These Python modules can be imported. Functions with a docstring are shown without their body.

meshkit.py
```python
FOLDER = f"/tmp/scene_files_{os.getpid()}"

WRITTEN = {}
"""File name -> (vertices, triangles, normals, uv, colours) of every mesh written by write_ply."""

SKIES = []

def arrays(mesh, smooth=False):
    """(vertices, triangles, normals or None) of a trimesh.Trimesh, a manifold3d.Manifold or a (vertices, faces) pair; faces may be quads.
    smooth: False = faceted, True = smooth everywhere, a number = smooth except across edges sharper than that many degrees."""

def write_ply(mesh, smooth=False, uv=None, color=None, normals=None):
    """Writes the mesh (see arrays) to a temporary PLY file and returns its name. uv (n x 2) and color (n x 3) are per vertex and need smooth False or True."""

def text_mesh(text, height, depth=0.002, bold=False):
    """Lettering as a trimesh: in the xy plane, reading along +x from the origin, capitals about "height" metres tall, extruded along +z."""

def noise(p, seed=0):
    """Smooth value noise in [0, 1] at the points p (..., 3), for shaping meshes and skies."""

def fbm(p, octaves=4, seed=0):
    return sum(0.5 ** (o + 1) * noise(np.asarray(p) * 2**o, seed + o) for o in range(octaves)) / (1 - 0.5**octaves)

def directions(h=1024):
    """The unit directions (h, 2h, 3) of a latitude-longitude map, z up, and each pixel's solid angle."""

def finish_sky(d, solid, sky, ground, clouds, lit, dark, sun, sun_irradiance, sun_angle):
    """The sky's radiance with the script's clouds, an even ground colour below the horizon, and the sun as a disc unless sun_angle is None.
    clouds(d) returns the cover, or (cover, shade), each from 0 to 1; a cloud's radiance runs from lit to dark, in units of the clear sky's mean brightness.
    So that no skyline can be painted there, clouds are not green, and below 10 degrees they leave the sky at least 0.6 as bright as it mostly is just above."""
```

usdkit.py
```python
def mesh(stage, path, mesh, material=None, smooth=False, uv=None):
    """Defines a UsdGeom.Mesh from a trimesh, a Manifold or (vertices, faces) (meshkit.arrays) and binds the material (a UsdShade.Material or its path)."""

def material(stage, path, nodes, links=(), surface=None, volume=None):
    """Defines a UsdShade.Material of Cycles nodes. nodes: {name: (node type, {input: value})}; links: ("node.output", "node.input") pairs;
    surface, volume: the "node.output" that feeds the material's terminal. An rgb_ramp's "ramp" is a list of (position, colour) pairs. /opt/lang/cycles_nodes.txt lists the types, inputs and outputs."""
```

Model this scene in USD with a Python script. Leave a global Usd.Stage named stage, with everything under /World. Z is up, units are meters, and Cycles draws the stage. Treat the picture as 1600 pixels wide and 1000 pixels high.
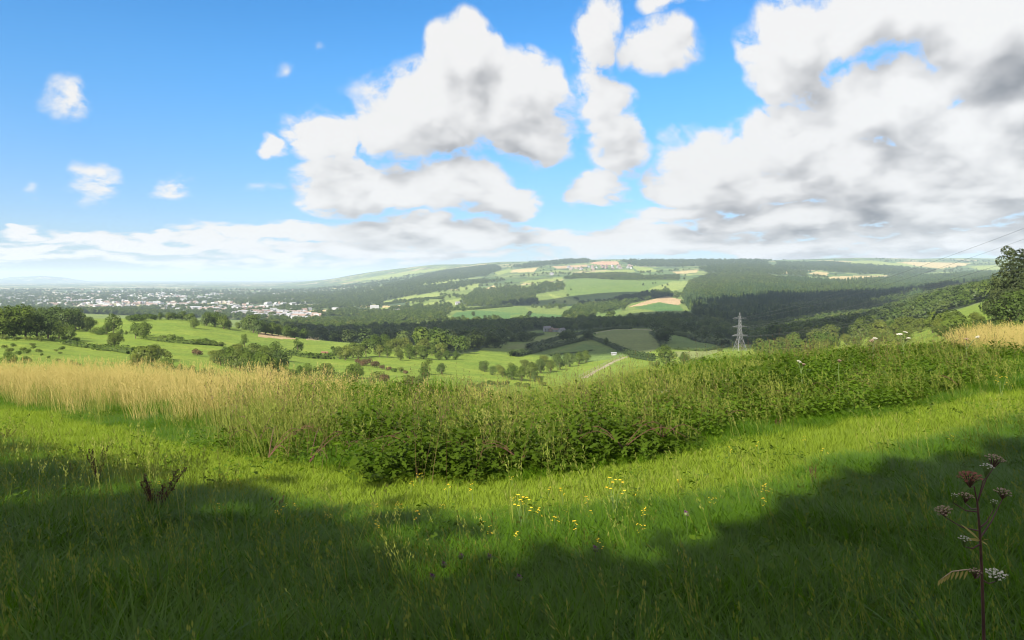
import math, random
import numpy as np, trimesh, usdkit, meshkit
from pxr import Usd, UsdGeom, UsdLux, UsdShade, Sdf, Gf, Vt

SKIP = set()
rng = np.random.default_rng(7)
stage = Usd.Stage.CreateInMemory()
UsdGeom.SetStageUpAxis(stage, 'Z')
UsdGeom.SetStageMetersPerUnit(stage, 1.0)
world = UsdGeom.Xform.Define(stage, '/World')
stage.SetDefaultPrim(world.GetPrim())
LOOKS = '/World/Looks'
UsdGeom.Scope.Define(stage, LOOKS)

# ---------------------------------------------------------------- camera, sun, sky
F, HOR, CX = 1142.0, 434.0, 800.0          # lens of the 1600 x 1000 photograph: focal length, eye level, middle
cam = UsdGeom.Camera.Define(stage, '/World/camera')
cam.CreateHorizontalApertureAttr(36.0)
cam.CreateVerticalApertureAttr(22.5)
cam.CreateFocalLengthAttr(36.0 * F / 1600)
cam.CreateVerticalApertureOffsetAttr((HOR - 500) / 1600 * 36.0)
cam.CreateClippingRangeAttr(Gf.Vec2f(0.05, 100000))
cam.CreateExposureAttr(1.5)
cam.AddRotateXOp().Set(90.0)

SUN_EL, SUN_AZ = math.radians(36), math.atan2(-0.50, -0.87)
SUN = np.array([math.sin(SUN_AZ) * math.cos(SUN_EL), math.cos(SUN_AZ) * math.cos(SUN_EL), math.sin(SUN_EL)])
sun = UsdLux.DistantLight.Define(stage, '/World/sun')
sun.CreateIntensityAttr(0.98)
sun.CreateAngleAttr(0.53)
sun.CreateNormalizeAttr(True)
sun.CreateColorAttr(Gf.Vec3f(1.0, 0.955, 0.87))
sun.AddTransformOp().Set(Gf.Matrix4d().SetRotate(Gf.Rotation(Gf.Vec3d(0, 0, 1), Gf.Vec3d(*map(float, SUN)))))
SKY = 0.068
HAZE = 6.5e-5


def sky_nodes():
    n, l = {}, []
    K = [0]

    def node(kind, inputs=None, **links):
        K[0] += 1
        name = f'n{K[0]}'
        n[name] = (kind, inputs or {})
        for k, v in links.items():
            l.append((v, f'{name}.{k}'))
        return name

    def m(op, a, b=None, c=None, clamp=False):
        ins, lk = {'math_type': op}, {}
        if clamp:
            ins['use_clamp'] = True
        for key, v in (('value1', a), ('value2', b), ('value3', c)):
            if isinstance(v, str):
                lk[key] = v
            elif v is not None:
                ins[key] = v
        return node('math', ins, **lk) + '.value'

    def smooth(v, a, b, lo=0.0, hi=1.0):
        return node('map_range', {'range_type': 'smoothstep', 'from_min': a, 'from_max': b, 'to_min': lo, 'to_max': hi, 'clamp': True}, value=v) + '.result'

    tc = node('texture_coordinate') + '.generated'
    sep = node('separate_xyz', None, vector=tc)
    az = m('arctan2', sep + '.x', sep + '.y')
    el = m('arcsine', sep + '.z')
    # clouds: (x, y, half width, half height, strength) as they lie in the sky of the photograph, turned into bearings and elevations
    C = [(95, 158, 70, 50, .46), (155, 295, 38, 44, .42), (282, 287, 54, 38, .46), (85, 303, 24, 20, .26), (440, 115, 40, 22, .17), (508, 82, 20, 18, .2), (415, 300, 50, 18, .2),
         (722, 95, 84, 82, 1.05), (690, 175, 150, 92, 1.1), (800, 165, 110, 92, 1.1), (600, 200, 80, 58, 1), (515, 212, 90, 62, 1), (420, 222, 30, 34, .8), (830, 215, 80, 52, .95),
         (555, 290, 120, 58, 1.1), (690, 292, 125, 60, 1.1), (790, 312, 75, 40, 1), (620, 315, 180, 32, .9),
         (935, 55, 55, 90, .82), (935, 150, 60, 70, .8), (950, 215, 62, 60, .95), (935, 292, 55, 36, .95), (960, 250, 60, 40, .7),
         (1035, 72, 72, 60, .85), (1060, 0, 65, 25, .8),
         (1235, 70, 90, 110, 1), (1205, 130, 55, 55, .8), (1330, 30, 130, 70, 1.1), (1450, 20, 150, 70, 1.2), (1560, 60, 160, 110, 1.4), (1590, 160, 130, 100, 1.3),
         (1120, 255, 130, 66, 1.05), (1080, 285, 100, 55, 1.05), (1240, 225, 140, 82, 1.15), (1340, 165, 120, 85, 1.05), (1420, 140, 110, 62, 1), (1500, 210, 150, 95, 1.2),
         (1360, 270, 230, 70, 1.2), (1200, 300, 210, 48, 1.15), (1560, 275, 170, 80, 1.2), (1060, 336, 110, 26, .95), (1450, 330, 260, 45, 1.1), (1250, 345, 250, 32, .95),
         (200, 378, 260, 20, .85), (430, 366, 190, 26, .95), (700, 368, 300, 30, 1), (950, 372, 260, 28, .95), (20, 388, 90, 16, .8), (120, 404, 220, 17, .6), (420, 412, 260, 12, .45), (40, 360, 40, 10, .7), (600, 396, 420, 18, .75),
         (1150, 384, 330, 24, .95), (1480, 378, 260, 34, 1)]

    def field(dx, dy, sharp):
        ax = m('add', az, dx) if dx else az
        ey = m('add', el, dy) if dy else el
        lg = m('multiply', m('logarithm', m('maximum', m('add', ey, 0.06), 0.01), math.e), 0.36)
        nv = node('combine_xyz', {'z': 3.7}, x=ax, y=lg) + '.vector'
        big = node('noise_texture', {'scale': 9.0, 'detail': 3.0, 'roughness': 0.5}, vector=nv)
        warp = node('vector_math', {'math_type': 'multiply_add', 'vector2': (0.11, 0.07, 0), 'vector3': (-0.055, -0.035, 0)}, vector1=big + '.color') + '.vector'
        bv = node('vector_math', {'math_type': 'multiply_add', 'vector2': (0.07, 0.07, 0.07)}, vector1=big + '.color', vector3=nv) + '.vector'
        v = node('combine_xyz', {'z': 0.0}, x=ax, y=ey) + '.vector'
        v = node('vector_math', {'math_type': 'add'}, vector1=v, vector2=warp) + '.vector'
        D = None
        for px, py, rx, ry, s in C:
            a = math.atan((px - CX) / F)
            e = math.atan((HOR - py) / F * math.cos(a))
            sx, sy = F / (1.02 * rx * math.cos(a) ** 2), F / (0.98 * ry * math.cos(a))
            mp = node('mapping', {'mapping_type': 'point', 'location': (-a * sx, -e * sy, 0), 'scale': (sx, sy, 1.0)}, vector=v) + '.vector'
            g = node('gradient_texture', {'gradient_type': 'spherical'}, vector=mp) + '.fac'
            g = m('multiply', g, s)
            D = g if D is None else m('maximum', D, g)
        # the rest of the sky goes on in the same way: scattered cumulus
        wide = node('noise_texture', {'scale': 3.2, 'detail': 2.0}, vector=nv) + '.fac'
        out = m('maximum', smooth(m('absolute', az), 0.62, 0.78), smooth(el, 0.34, 0.46))
        bg = m('multiply', smooth(wide, 0.34, 0.56, 0.0, 0.9), out)
        D = m('maximum', D, bg)
        gate = smooth(D, 0.0, 0.4, 0.10, 1.0)

        def with_puffs(od, of):
            fine = node('noise_texture', {'scale': 16.0, 'detail': of, 'roughness': 0.64, 'distortion': 0.3}, vector=nv) + '.fac'
            vo = m('absolute', m('subtract', node('noise_texture', {'scale': 12.0, 'detail': od, 'roughness': 0.56}, vector=bv) + '.fac', 0.5))
            puff = m('multiply_add', m('subtract', vo, 0.075), 2.0, m('multiply', m('subtract', fine, 0.5), 0.8))
            return m('multiply_add', puff, gate, D)
        return with_puffs(8.0, 10.0) if sharp else None, with_puffs(2.0, 2.5)

    d1, s1 = field(0.0, 0.0, True)
    _, s2 = field(-0.012, 0.024, False)
    alpha = smooth(d1, 0.07, 0.34)
    above = smooth(el, -0.005, 0.02)
    # light comes from above left: what has cloud between it and the sun is grey
    _, s3 = field(-0.022, 0.055, False)
    body = m('multiply_add', m('subtract', s3, s1), 0.75, m('multiply', s3, 0.34))
    body = m('multiply_add', m('subtract', s1, d1), 0.55, body)
    dark = smooth(m('multiply_add', m('subtract', s2, s1), 0.5, body), -0.42, 1.75)
    thin = smooth(d1, 0.0, 0.5, 0.35, 1.0)
    dark = m('multiply', dark, thin)
    lit, grey = 4.9, 1.3
    cc = node('mix_color', {'blend_type': 'mix', 'a': (lit, lit * .985, lit * .96), 'b': (grey * .98, grey, grey * 1.03), 'use_clamp': False}, fac=dark) + '.result'
    st = node('sky_texture', {'sky_type': 'single_scattering', 'sun_disc': False, 'sun_elevation': SUN_EL, 'sun_rotation': SUN_AZ, 'altitude': 200.0, 'air_density': 1.0, 'aerosol_density': 0.35, 'ozone_density': 2.0}) + '.color'
    st = node('hsv', {'saturation': 1.38, 'value': 1.0}, color=st) + '.color'
    low = smooth(el, -0.02, 0.30)
    tint = node('mix_color', {'blend_type': 'mix', 'a': (0.38, 0.46, 0.70), 'b': (0.92, 1.0, 1.04), 'use_clamp': False}, fac=low) + '.result'
    st = node('vector_math', {'math_type': 'multiply'}, vector1=st, vector2=tint) + '.vector'
    col = node('mix_color', {'blend_type': 'mix', 'use_clamp': False}, fac=m('multiply', m('multiply', alpha, 0.96), above), a=st, b=cc) + '.result'
    bgs = node('background_shader', {'strength': SKY}, color=col)
    return n, l, bgs + '.background'


nodes, links, out = sky_nodes()
sky_mat = usdkit.material(stage, LOOKS + '/sky', nodes, links, surface=out)
dome = UsdLux.DomeLight.Define(stage, '/World/sky')
dome.CreateIntensityAttr(1.0)
UsdShade.MaterialBindingAPI.Apply(dome.GetPrim()).Bind(sky_mat)
dome.GetPrim().SetCustomDataByKey('label', 'blue summer sky with white and grey cumulus clouds')
dome.GetPrim().SetCustomDataByKey('category', 'sky')
dome.GetPrim().SetCustomDataByKey('kind', 'structure')

# ---------------------------------------------------------------- helpers
def fbm2(x, y, s=1.0, octv=4, seed=0):
    x, y = np.broadcast_arrays(np.asarray(x, float), np.asarray(y, float))
    return meshkit.fbm(np.stack([x * s + 517.3, y * s + 911.7, np.zeros_like(x)], -1), octv, seed)


def tag(prim, label=None, cat=None, group=None, kind=None):
    p = prim.GetPrim() if hasattr(prim, 'GetPrim') else prim
    for k, v in (('label', label), ('category', cat), ('group', group), ('kind', kind)):
        if v:
            p.SetCustomDataByKey(k, v)
    return p


_names = {}


def path_for(name, parent='/World'):
    k = (parent, name)
    i = _names.get(k, -1) + 1
    _names[k] = i
    return f'{parent}/{name}' + (f'_{i:03d}' if i else '')


def thing(name, label, cat, loc=(0, 0, 0), rz=0.0, scale=None, group=None):
    x = UsdGeom.Xform.Define(stage, path_for(name))
    place(x, loc, rz, scale)
    tag(x, label, cat, group)
    return x


def place(x, loc, rz=0.0, scale=None):
    x.AddTranslateOp().Set(Gf.Vec3d(*map(float, loc)))
    x.AddRotateZOp().Set(math.degrees(rz))
    if scale is not None:
        s = (scale,) * 3 if np.ndim(scale) == 0 else scale
        x.AddScaleOp().Set(Gf.Vec3f(*map(float, s)))


def raw(path, mesh, mat, smooth=False):
    """A mesh prim; (vertices, faces, normals) keeps its own normals."""
    if isinstance(mat, str):
        mat = MATS[mat]
    if isinstance(mesh, tuple) and len(mesh) == 3:
        v, f, nn = map(np.asarray, mesh)
        back = (np.cross(v[f[:, 1]] - v[f[:, 0]], v[f[:, 2]] - v[f[:, 0]]) * nn[f].sum(1)).sum(1) < 0
        f = np.where(back[:, None], f[:, ::-1], f)
        mesh = (v, f, nn)
        g = usdkit.mesh(stage, path, mesh[:2], mat, False)
        g.CreateNormalsAttr(Vt.Vec3fArray.FromNumpy(np.asarray(mesh[2], np.float32)))
        g.SetNormalsInterpolation('vertex')
        return g
    return usdkit.mesh(stage, path, mesh, mat, smooth)


def part(name, mesh, mat, parent, smooth=False):
    return raw(path_for(name, str(parent.GetPath())), mesh, mat, smooth)


def copy_of(proto, name, label, cat, loc, rz=0.0, scale=None, group=None):
    x = thing(name, label, cat, loc, rz, scale, group)
    x.GetPrim().GetReferences().AddInternalReference(proto)
    x.GetPrim().SetInstanceable(True)
    return x


def class_prim(name):
    stage.CreateClassPrim('/World/Kinds') if not stage.GetPrimAtPath('/World/Kinds') else None
    return stage.CreateClassPrim(f'/World/Kinds/{name}')


def scatter(name, protos, pos, idx, yaw, scale, label=None, cat=None, tilt=None):
    """One PointInstancer: stuff nobody could count. protos: list of (mesh, material, smooth)."""
    path = path_for(name)
    pi = UsdGeom.PointInstancer.Define(stage, path)
    targets = []
    for k, (me, ma, sm) in enumerate(protos):
        pp = f'{path}/plant' + (f'_{k:03d}' if k else '')
        raw(pp, me, ma, sm)
        targets.append(Sdf.Path(pp))
    pi.CreatePrototypesRel().SetTargets(targets)
    pi.CreateProtoIndicesAttr(Vt.IntArray.FromNumpy(np.asarray(idx, np.int32)))
    pi.CreatePositionsAttr(Vt.Vec3fArray.FromNumpy(np.asarray(pos, np.float32)))
    yaw = np.asarray(yaw, float)
    q = np.zeros((len(yaw), 4))
    q[:, 0], q[:, 3] = np.cos(yaw / 2), np.sin(yaw / 2)
    pi.CreateOrientationsAttr(Vt.QuathArray([Gf.Quath(float(a), 0, 0, float(b)) for a, b in q[:, [0, 3]]]))
    s = np.asarray(scale, np.float32)
    pi.CreateScalesAttr(Vt.Vec3fArray.FromNumpy(np.stack([s] * 3, -1) if s.ndim == 1 else s))
    tag(pi, label, cat, None, 'stuff')
    return pi


# ---------------------------------------------------------------- the lie of the land
# columns of the view: (height in the photograph, distance) of points on the ground, near to far
COLS = {
    -500: [(1000, 3.4), (612, 20), (645, 40), (625, 80), (590, 120), (555, 170), (530, 240), (515, 300), (500, 400), (497, 700), (490, 1300), (481, 2500), (466, 3700), (457, 5200), (450, 7500), (444, 12000), (438.8, 25000)],
    0: [(1000, 3.4), (612, 20), (640, 40), (618, 80), (585, 120), (553, 170), (531, 230), (515, 300), (500, 400), (500, 700), (491, 1300), (481, 2500), (466, 3700), (457, 5200), (450, 7500), (444, 12000), (438.8, 25000)],
    130: [(1000, 3.4), (613, 19), (645, 40), (625, 85), (592, 120), (566, 165), (547, 220), (535, 265), (522, 325), (508, 390), (500, 450), (503, 700), (491, 1300), (481, 2500), (466, 3700), (457, 5200), (450, 7500), (444, 12000), (438.8, 25000)],
    270: [(1000, 3.4), (620, 18), (655, 40), (630, 90), (595, 140), (577, 175), (560, 215), (543, 270), (525, 335), (510, 400), (500, 470), (506, 620), (500, 1200), (481, 2500), (466, 3700), (457, 5200), (450, 7500), (444, 12000), (438.8, 25000)],
    400: [(1000, 3.4), (630, 16), (665, 40), (645, 90), (604, 150), (588, 180), (568, 240), (545, 320), (528, 410), (519, 480), (526, 640), (513, 900), (500, 1500), (487, 2250), (467, 3600), (457, 5200), (450, 7500), (444, 12000), (438.8, 25000)],
    500: [(1000, 3.4), (642, 15), (685, 40), (660, 90), (616, 150), (600, 190), (578, 255), (561, 320), (546, 390), (534, 470), (535, 580), (527, 800), (515, 1100), (500, 1600), (486, 2250), (468, 3400), (456, 5000), (446, 7500), (438, 11000), (439.5, 16000), (437.5, 25000)],
    600: [(1000, 3.4), (650, 14.5), (695, 40), (670, 90), (622, 150), (600, 200), (583, 250), (565, 320), (545, 430), (540, 520), (538, 700), (528, 900), (512, 1200), (500, 1600), (486, 2200), (474, 2800), (463, 3300), (450, 4200), (440, 5800), (431, 7600), (422, 10000), (426, 14000), (430, 25000)],
    700: [(1000, 3.4), (656, 14), (705, 40), (680, 90), (628, 160), (606, 210), (590, 260), (575, 320), (561, 385), (545, 500), (540, 650), (530, 800), (515, 1100), (507, 1300), (499, 1500), (488, 1900), (478, 2200), (470, 2500), (455, 3200), (442, 4000), (430, 5200), (420, 7000), (413, 9000), (422, 12000), (429, 25000)],
    800: [(1000, 3.4), (658, 14), (710, 40), (690, 90), (642, 160), (612, 235), (591, 295), (575, 360), (555, 480), (541, 620), (530, 800), (521, 950), (512, 1100), (500, 1450), (490, 1750), (475, 2250), (462, 2800), (450, 3300), (436, 4000), (424, 5000), (415, 6200), (409, 7500), (422, 12000), (429, 25000)],
    880: [(1000, 3.4), (650, 14), (705, 40), (690, 90), (642, 170), (602, 270), (578, 370), (561, 470), (545, 600), (530, 780), (518, 980), (506, 1250), (492, 1700), (471, 2350), (450, 3000), (436, 3700), (424, 4600), (414, 5600), (407, 6800), (422, 12000), (429, 25000)],
    970: [(1000, 3.4), (625, 15), (685, 40), (670, 90), (622, 180), (600, 230), (576, 340), (556, 450), (540, 565), (520, 780), (507, 1000), (498, 1250), (490, 1550), (480, 1900), (465, 2300), (450, 2800), (438, 3400), (426, 4200), (415, 5200), (406, 6500), (422, 12000), (429, 25000)],
    1050: [(1000, 3.4), (610, 16), (675, 40), (655, 100), (612, 190), (586, 260), (566, 340), (551, 430), (540, 520), (528, 650), (518, 780), (507, 950), (497, 1200), (488, 1500), (475, 1900), (462, 2300), (448, 2800), (436, 3400), (424, 4200), (414, 5200), (407, 6500), (422, 12000), (429, 25000)],
    1150: [(1000, 3.4), (594, 17), (655, 45), (625, 110), (588, 200), (562, 330), (547, 460), (539, 560), (545, 680), (531, 850), (513, 1100), (500, 1350), (480, 1800), (460, 2300), (445, 2900), (432, 3500), (422, 4200), (413, 5200), (406, 6500), (422, 12000), (429, 25000)],
    1250: [(1000, 3.4), (582, 18), (645, 45), (615, 110), (582, 200), (557, 300), (546, 400), (535, 550), (526, 750), (510, 1000), (490, 1500), (470, 2000), (452, 2600), (440, 3200), (428, 4000), (418, 5000), (410, 6000), (405.5, 7500), (422, 12000), (429, 25000)],
    1350: [(1000, 3.4), (573, 19), (635, 45), (605, 110), (567, 200), (545, 280), (530, 400), (520, 550), (510, 750), (495, 1100), (478, 1600), (462, 2100), (448, 2700), (438, 3300), (428, 4000), (417, 5000), (409, 6000), (404, 7500), (422, 12000), (429, 25000)],
    1450: [(1000, 3.4), (566, 20), (615, 45), (580, 100), (552, 150), (528, 220), (511, 320), (496, 500), (479, 800), (466, 1200), (460, 1800), (450, 2400), (440, 3000), (428, 3900), (417, 5000), (408, 6200), (404, 7500), (422, 12000), (429, 25000)],
    1550: [(1000, 3.4), (553, 21), (588, 45), (557, 80), (528, 110), (503, 150), (486, 190), (477, 300), (462, 600), (452, 1000), (446, 1500), (444, 2200), (436, 3000), (425, 4000), (415, 5000), (408, 6200), (404, 7500), (422, 12000), (429, 25000)],
    1680: [(1000, 3.4), (548, 21), (572, 45), (540, 80), (505, 110), (480, 150), (462, 200), (445, 300), (440, 600), (437, 1500), (432, 3000), (424, 4000), (414, 5000), (408, 6200), (404, 7500), (422, 12000), (429, 25000)],
    2100: [(1000, 3.4), (560, 21), (570, 45), (535, 80), (500, 110), (475, 150), (460, 200), (445, 300), (440, 600), (437, 1500), (432, 3000), (424, 4000), (414, 5000), (408, 6200), (404, 7500), (422, 12000), (429, 25000)],
}
from scipy.interpolate import PchipInterpolator, RegularGridInterpolator
LR = np.linspace(math.log(2.0), math.log(26000), 500)
_az, _z = [], []
for px in sorted(COLS):
    a = math.atan((px - CX) / F)
    p = COLS[px]
    lr = [math.log(d / math.cos(a)) for _, d in p]
    z = [(HOR - py) / F * d for py, d in p]
    zz = PchipInterpolator(lr, z)(np.clip(LR, lr[0], lr[-1]))
    slope = (z[0] - z[1]) / (p[0][1] - p[1][1])
    near = LR < lr[0]
    zz[near] = z[0] + slope * (np.exp(LR[near]) * math.cos(a) - p[0][1])
    _az.append(a)
    _z.append(zz)
AZ = np.linspace(_az[0], _az[-1], 700)
ZG = PchipInterpolator(_az, np.array(_z), axis=0)(AZ)
from scipy.ndimage import gaussian_filter1d
ZG = gaussian_filter1d(ZG, 6, axis=0, mode='nearest')
_ZI = RegularGridInterpolator((AZ, LR), ZG, bounds_error=False, fill_value=None)
# knapped detail is added where it is used, so that everything stands on the same ground
MALVERN = [(60, 436.5, 38), (28, 438.5, 26), (90, 439.5, 30)]


def ground(x, y):
    x, y = np.broadcast_arrays(np.asarray(x, float), np.asarray(y, float))
    r = np.hypot(x, y)
    az = np.arctan2(x, y)
    lr = np.log(np.maximum(r, 2.0))
    zi = _ZI(np.stack([np.clip(az, AZ[0], AZ[-1]), np.clip(lr, LR[0], LR[-1])], -1))
    yc = np.clip(y, -60, 60)
    plane = -1.374 - 0.088 * yc + 0.018 * np.clip(x, -40, 40) * (1 - np.exp(-r / 12))
    wf = 1 / (1 + np.exp(np.clip((np.abs(az) - 0.86) * 18, -50, 50)))   # in front of the viewer
    near = np.clip((r - 2.2) / 1.6, 0, 1)
    w = wf * near
    z = zi * w + plane * (1 - w)
    amp = np.clip((r - 60) / 600, 0, 1) * np.minimum(r, 3500) * 0.0022
    z = z + amp * (fbm2(x, y, 1 / 420.0, 3, 3) - 0.5) * 2 * wf
    z = z + np.clip((r - 30) / 60, 0, 1) * np.clip(1 - r / 900, 0, 1) * 1.1 * (fbm2(x, y, 1 / 26.0, 3, 5) - 0.5)
    z = z + 0.10 * (fbm2(x, y, 1 / 1.6, 3, 9) - 0.5) * np.clip(1 - r / 60, 0, 1)
    for px, py, w_ in MALVERN:
        d0 = 17000.0
        x0, hgt = (px - CX) / F * d0, (446 - py) / F * d0
        z = z + hgt * np.exp(-((x - x0) / (w_ / F * d0 * .6)) ** 2 - ((y - d0) / 900) ** 2)
    return z


def at(px, py, dmin=55.0, dmax=26000.0):
    """The point of the ground that the photograph shows there, beyond dmin metres."""
    d = np.exp(np.linspace(math.log(dmin), math.log(dmax), 1400))
    x = (px - CX) / F * d
    z = ground(x, d)
    p = HOR - z / d * F
    hit = np.nonzero(p <= py)[0]
    k = hit[0] if len(hit) else int(np.argmin(p))
    if k > 0 and p[k - 1] > py > p[k]:
        t = (p[k - 1] - py) / (p[k - 1] - p[k])
        dd = d[k - 1] + t * (d[k] - d[k - 1])
    else:
        dd = d[k]
    xx = (px - CX) / F * dd
    return np.array([xx, dd, float(ground(xx, dd))])


def near(px, py):
    return at(px, py, 2.5, 40.0)


def inside(poly, x, y):
    """Which of the points (x, y) lie in the polygon of ground points."""
    poly = np.asarray(poly)[:, :2]
    r = np.zeros(np.shape(x), bool)
    j = len(poly) - 1
    for i in range(len(poly)):
        xi, yi, xj, yj = *poly[i], *poly[j]
        c = ((yi > y) != (yj > y)) & (x < (xj - xi) * (y - yi) / (yj - yi + 1e-12) + xi)
        r ^= c
        j = i
    return r

# ---------------------------------------------------------------- materials
MATS = {}


def mat_ground(name, c1, c2, scale=0.05, fine=1.2, c3=None, rough=0.95):
    """Two or three tones of turf or soil mixed by noise of three sizes."""
    n = {'g': ('geometry', {}),
         'a': ('noise_texture', {'scale': scale, 'detail': 5.0, 'roughness': 0.62}),
         'b': ('noise_texture', {'scale': fine, 'detail': 4.0, 'roughness': 0.7}),
         'r': ('rgb_ramp', {'ramp': [(0.32, c1), (0.52, tuple((a + b) / 2 for a, b in zip(c1, c2))), (0.68, c2)] + ([(0.8, c3)] if c3 else [])}),
         'm': ('map_range', {'from_min': 0.25, 'from_max': 0.75, 'to_min': 0.62, 'to_max': 1.38, 'clamp': True}),
         'v': ('vector_math', {'math_type': 'scale'}),
         'p': ('principled_bsdf', {'roughness': rough, 'specular_ior_level': 0.15})}
    l = [('g.position', 'a.vector'), ('g.position', 'b.vector'), ('a.fac', 'r.fac'), ('b.fac', 'm.value'), ('r.color', 'v.vector1'), ('m.result', 'v.scale'), ('v.vector', 'p.base_color')]
    MATS[name] = usdkit.material(stage, f'{LOOKS}/{name}', n, l, surface='p.BSDF')
    return MATS[name]


def mat_patch(name, stops, cell=1 / 260.0, dark=None, squash=(1, 1, 1)):
    """Far country: a patchwork of fields and woods too far away to tell apart, in one colour per cell."""
    n = {'g': ('geometry', {}), 'mp': ('mapping', {'scale': squash}),
         'w': ('noise_texture', {'scale': cell * 1.5, 'detail': 3.0}),
         'wo': ('vector_math', {'math_type': 'multiply_add', 'vector2': (0.5 / cell,) * 3}),
         'vo': ('voronoi_texture', {'scale': cell}),
         'sp': ('separate_color', {}),
         'r': ('rgb_ramp', {'ramp': stops, 'interpolate': False}),
         'd': ('noise_texture', {'scale': cell * 2.2, 'detail': 6.0, 'roughness': 0.65}),
         'dr': ('map_range', {'range_type': 'smoothstep', 'from_min': 0.47, 'from_max': 0.56, 'to_min': 0.0, 'to_max': 0.9, 'clamp': True}),
         'mx': ('mix_color', {'b': dark or (0.025, 0.04, 0.02)}),
         'p': ('principled_bsdf', {'roughness': 0.95, 'specular_ior_level': 0.1})}
    l = [('g.position', 'mp.vector'), ('mp.vector', 'w.vector'), ('w.color', 'wo.vector1'), ('mp.vector', 'wo.vector3'), ('wo.vector', 'vo.vector'), ('vo.color', 'sp.color'), ('sp.r', 'r.fac'),
         ('mp.vector', 'd.vector'), ('d.fac', 'dr.value'), ('dr.result', 'mx.fac'), ('r.color', 'mx.a'), ('mx.result', 'p.base_color')]
    MATS[name] = usdkit.material(stage, f'{LOOKS}/{name}', n, l, surface='p.BSDF')


def mat_leaf(name, c1, c2, trans=0.35, rnd=0.35, c3=None, spec=0.25, isl=0.35, rough=0.55, up=0.55):
    """Leaves: tone varies from plant to plant and from leaf to leaf; some light passes through."""
    ramp = [(0.15, c1), (0.75, c2)] + ([(0.97, c3)] if c3 else [])
    n = {'o': ('object_info', {}), 'g': ('geometry', {}), 'mx': ('math', {'math_type': 'multiply_add', 'value2': 1 - isl}),
         'is': ('math', {'math_type': 'multiply', 'value2': isl}),
         'r': ('rgb_ramp', {'ramp': ramp}),
         'hv': ('map_range', {'from_min': 0.0, 'from_max': 1.0, 'to_min': 1 - rnd, 'to_max': 1 + rnd}),
         'v': ('vector_math', {'math_type': 'scale'}),
         'tv': ('vector_math', {'math_type': 'multiply', 'vector2': (1.15, 1.3, 0.6)}),
         'na': ('vector_math', {'math_type': 'add', 'vector2': (0.0, 0.0, up)}), 'nn': ('vector_math', {'math_type': 'normalize'}),
         'p': ('principled_bsdf', {'roughness': rough, 'specular_ior_level': spec}), 't': ('translucent_bsdf', {}), 'm': ('mix_closure', {'fac': trans})}
    l = [('g.normal', 'na.vector1'), ('na.vector', 'nn.vector1'), ('nn.vector', 'p.normal'), ('g.random_per_island', 'is.value1'), ('o.random', 'mx.value1'), ('is.value', 'mx.value3'), ('mx.value', 'r.fac'), ('g.random_per_island', 'hv.value'), ('r.color', 'v.vector1'), ('hv.result', 'v.scale'),
         ('v.vector', 'p.base_color'), ('v.vector', 'tv.vector1'), ('tv.vector', 't.color'), ('p.BSDF', 'm.closure1'), ('t.BSDF', 'm.closure2')]
    MATS[name] = usdkit.material(stage, f'{LOOKS}/{name}', n, l, surface='m.closure')
    return MATS[name]


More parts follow.
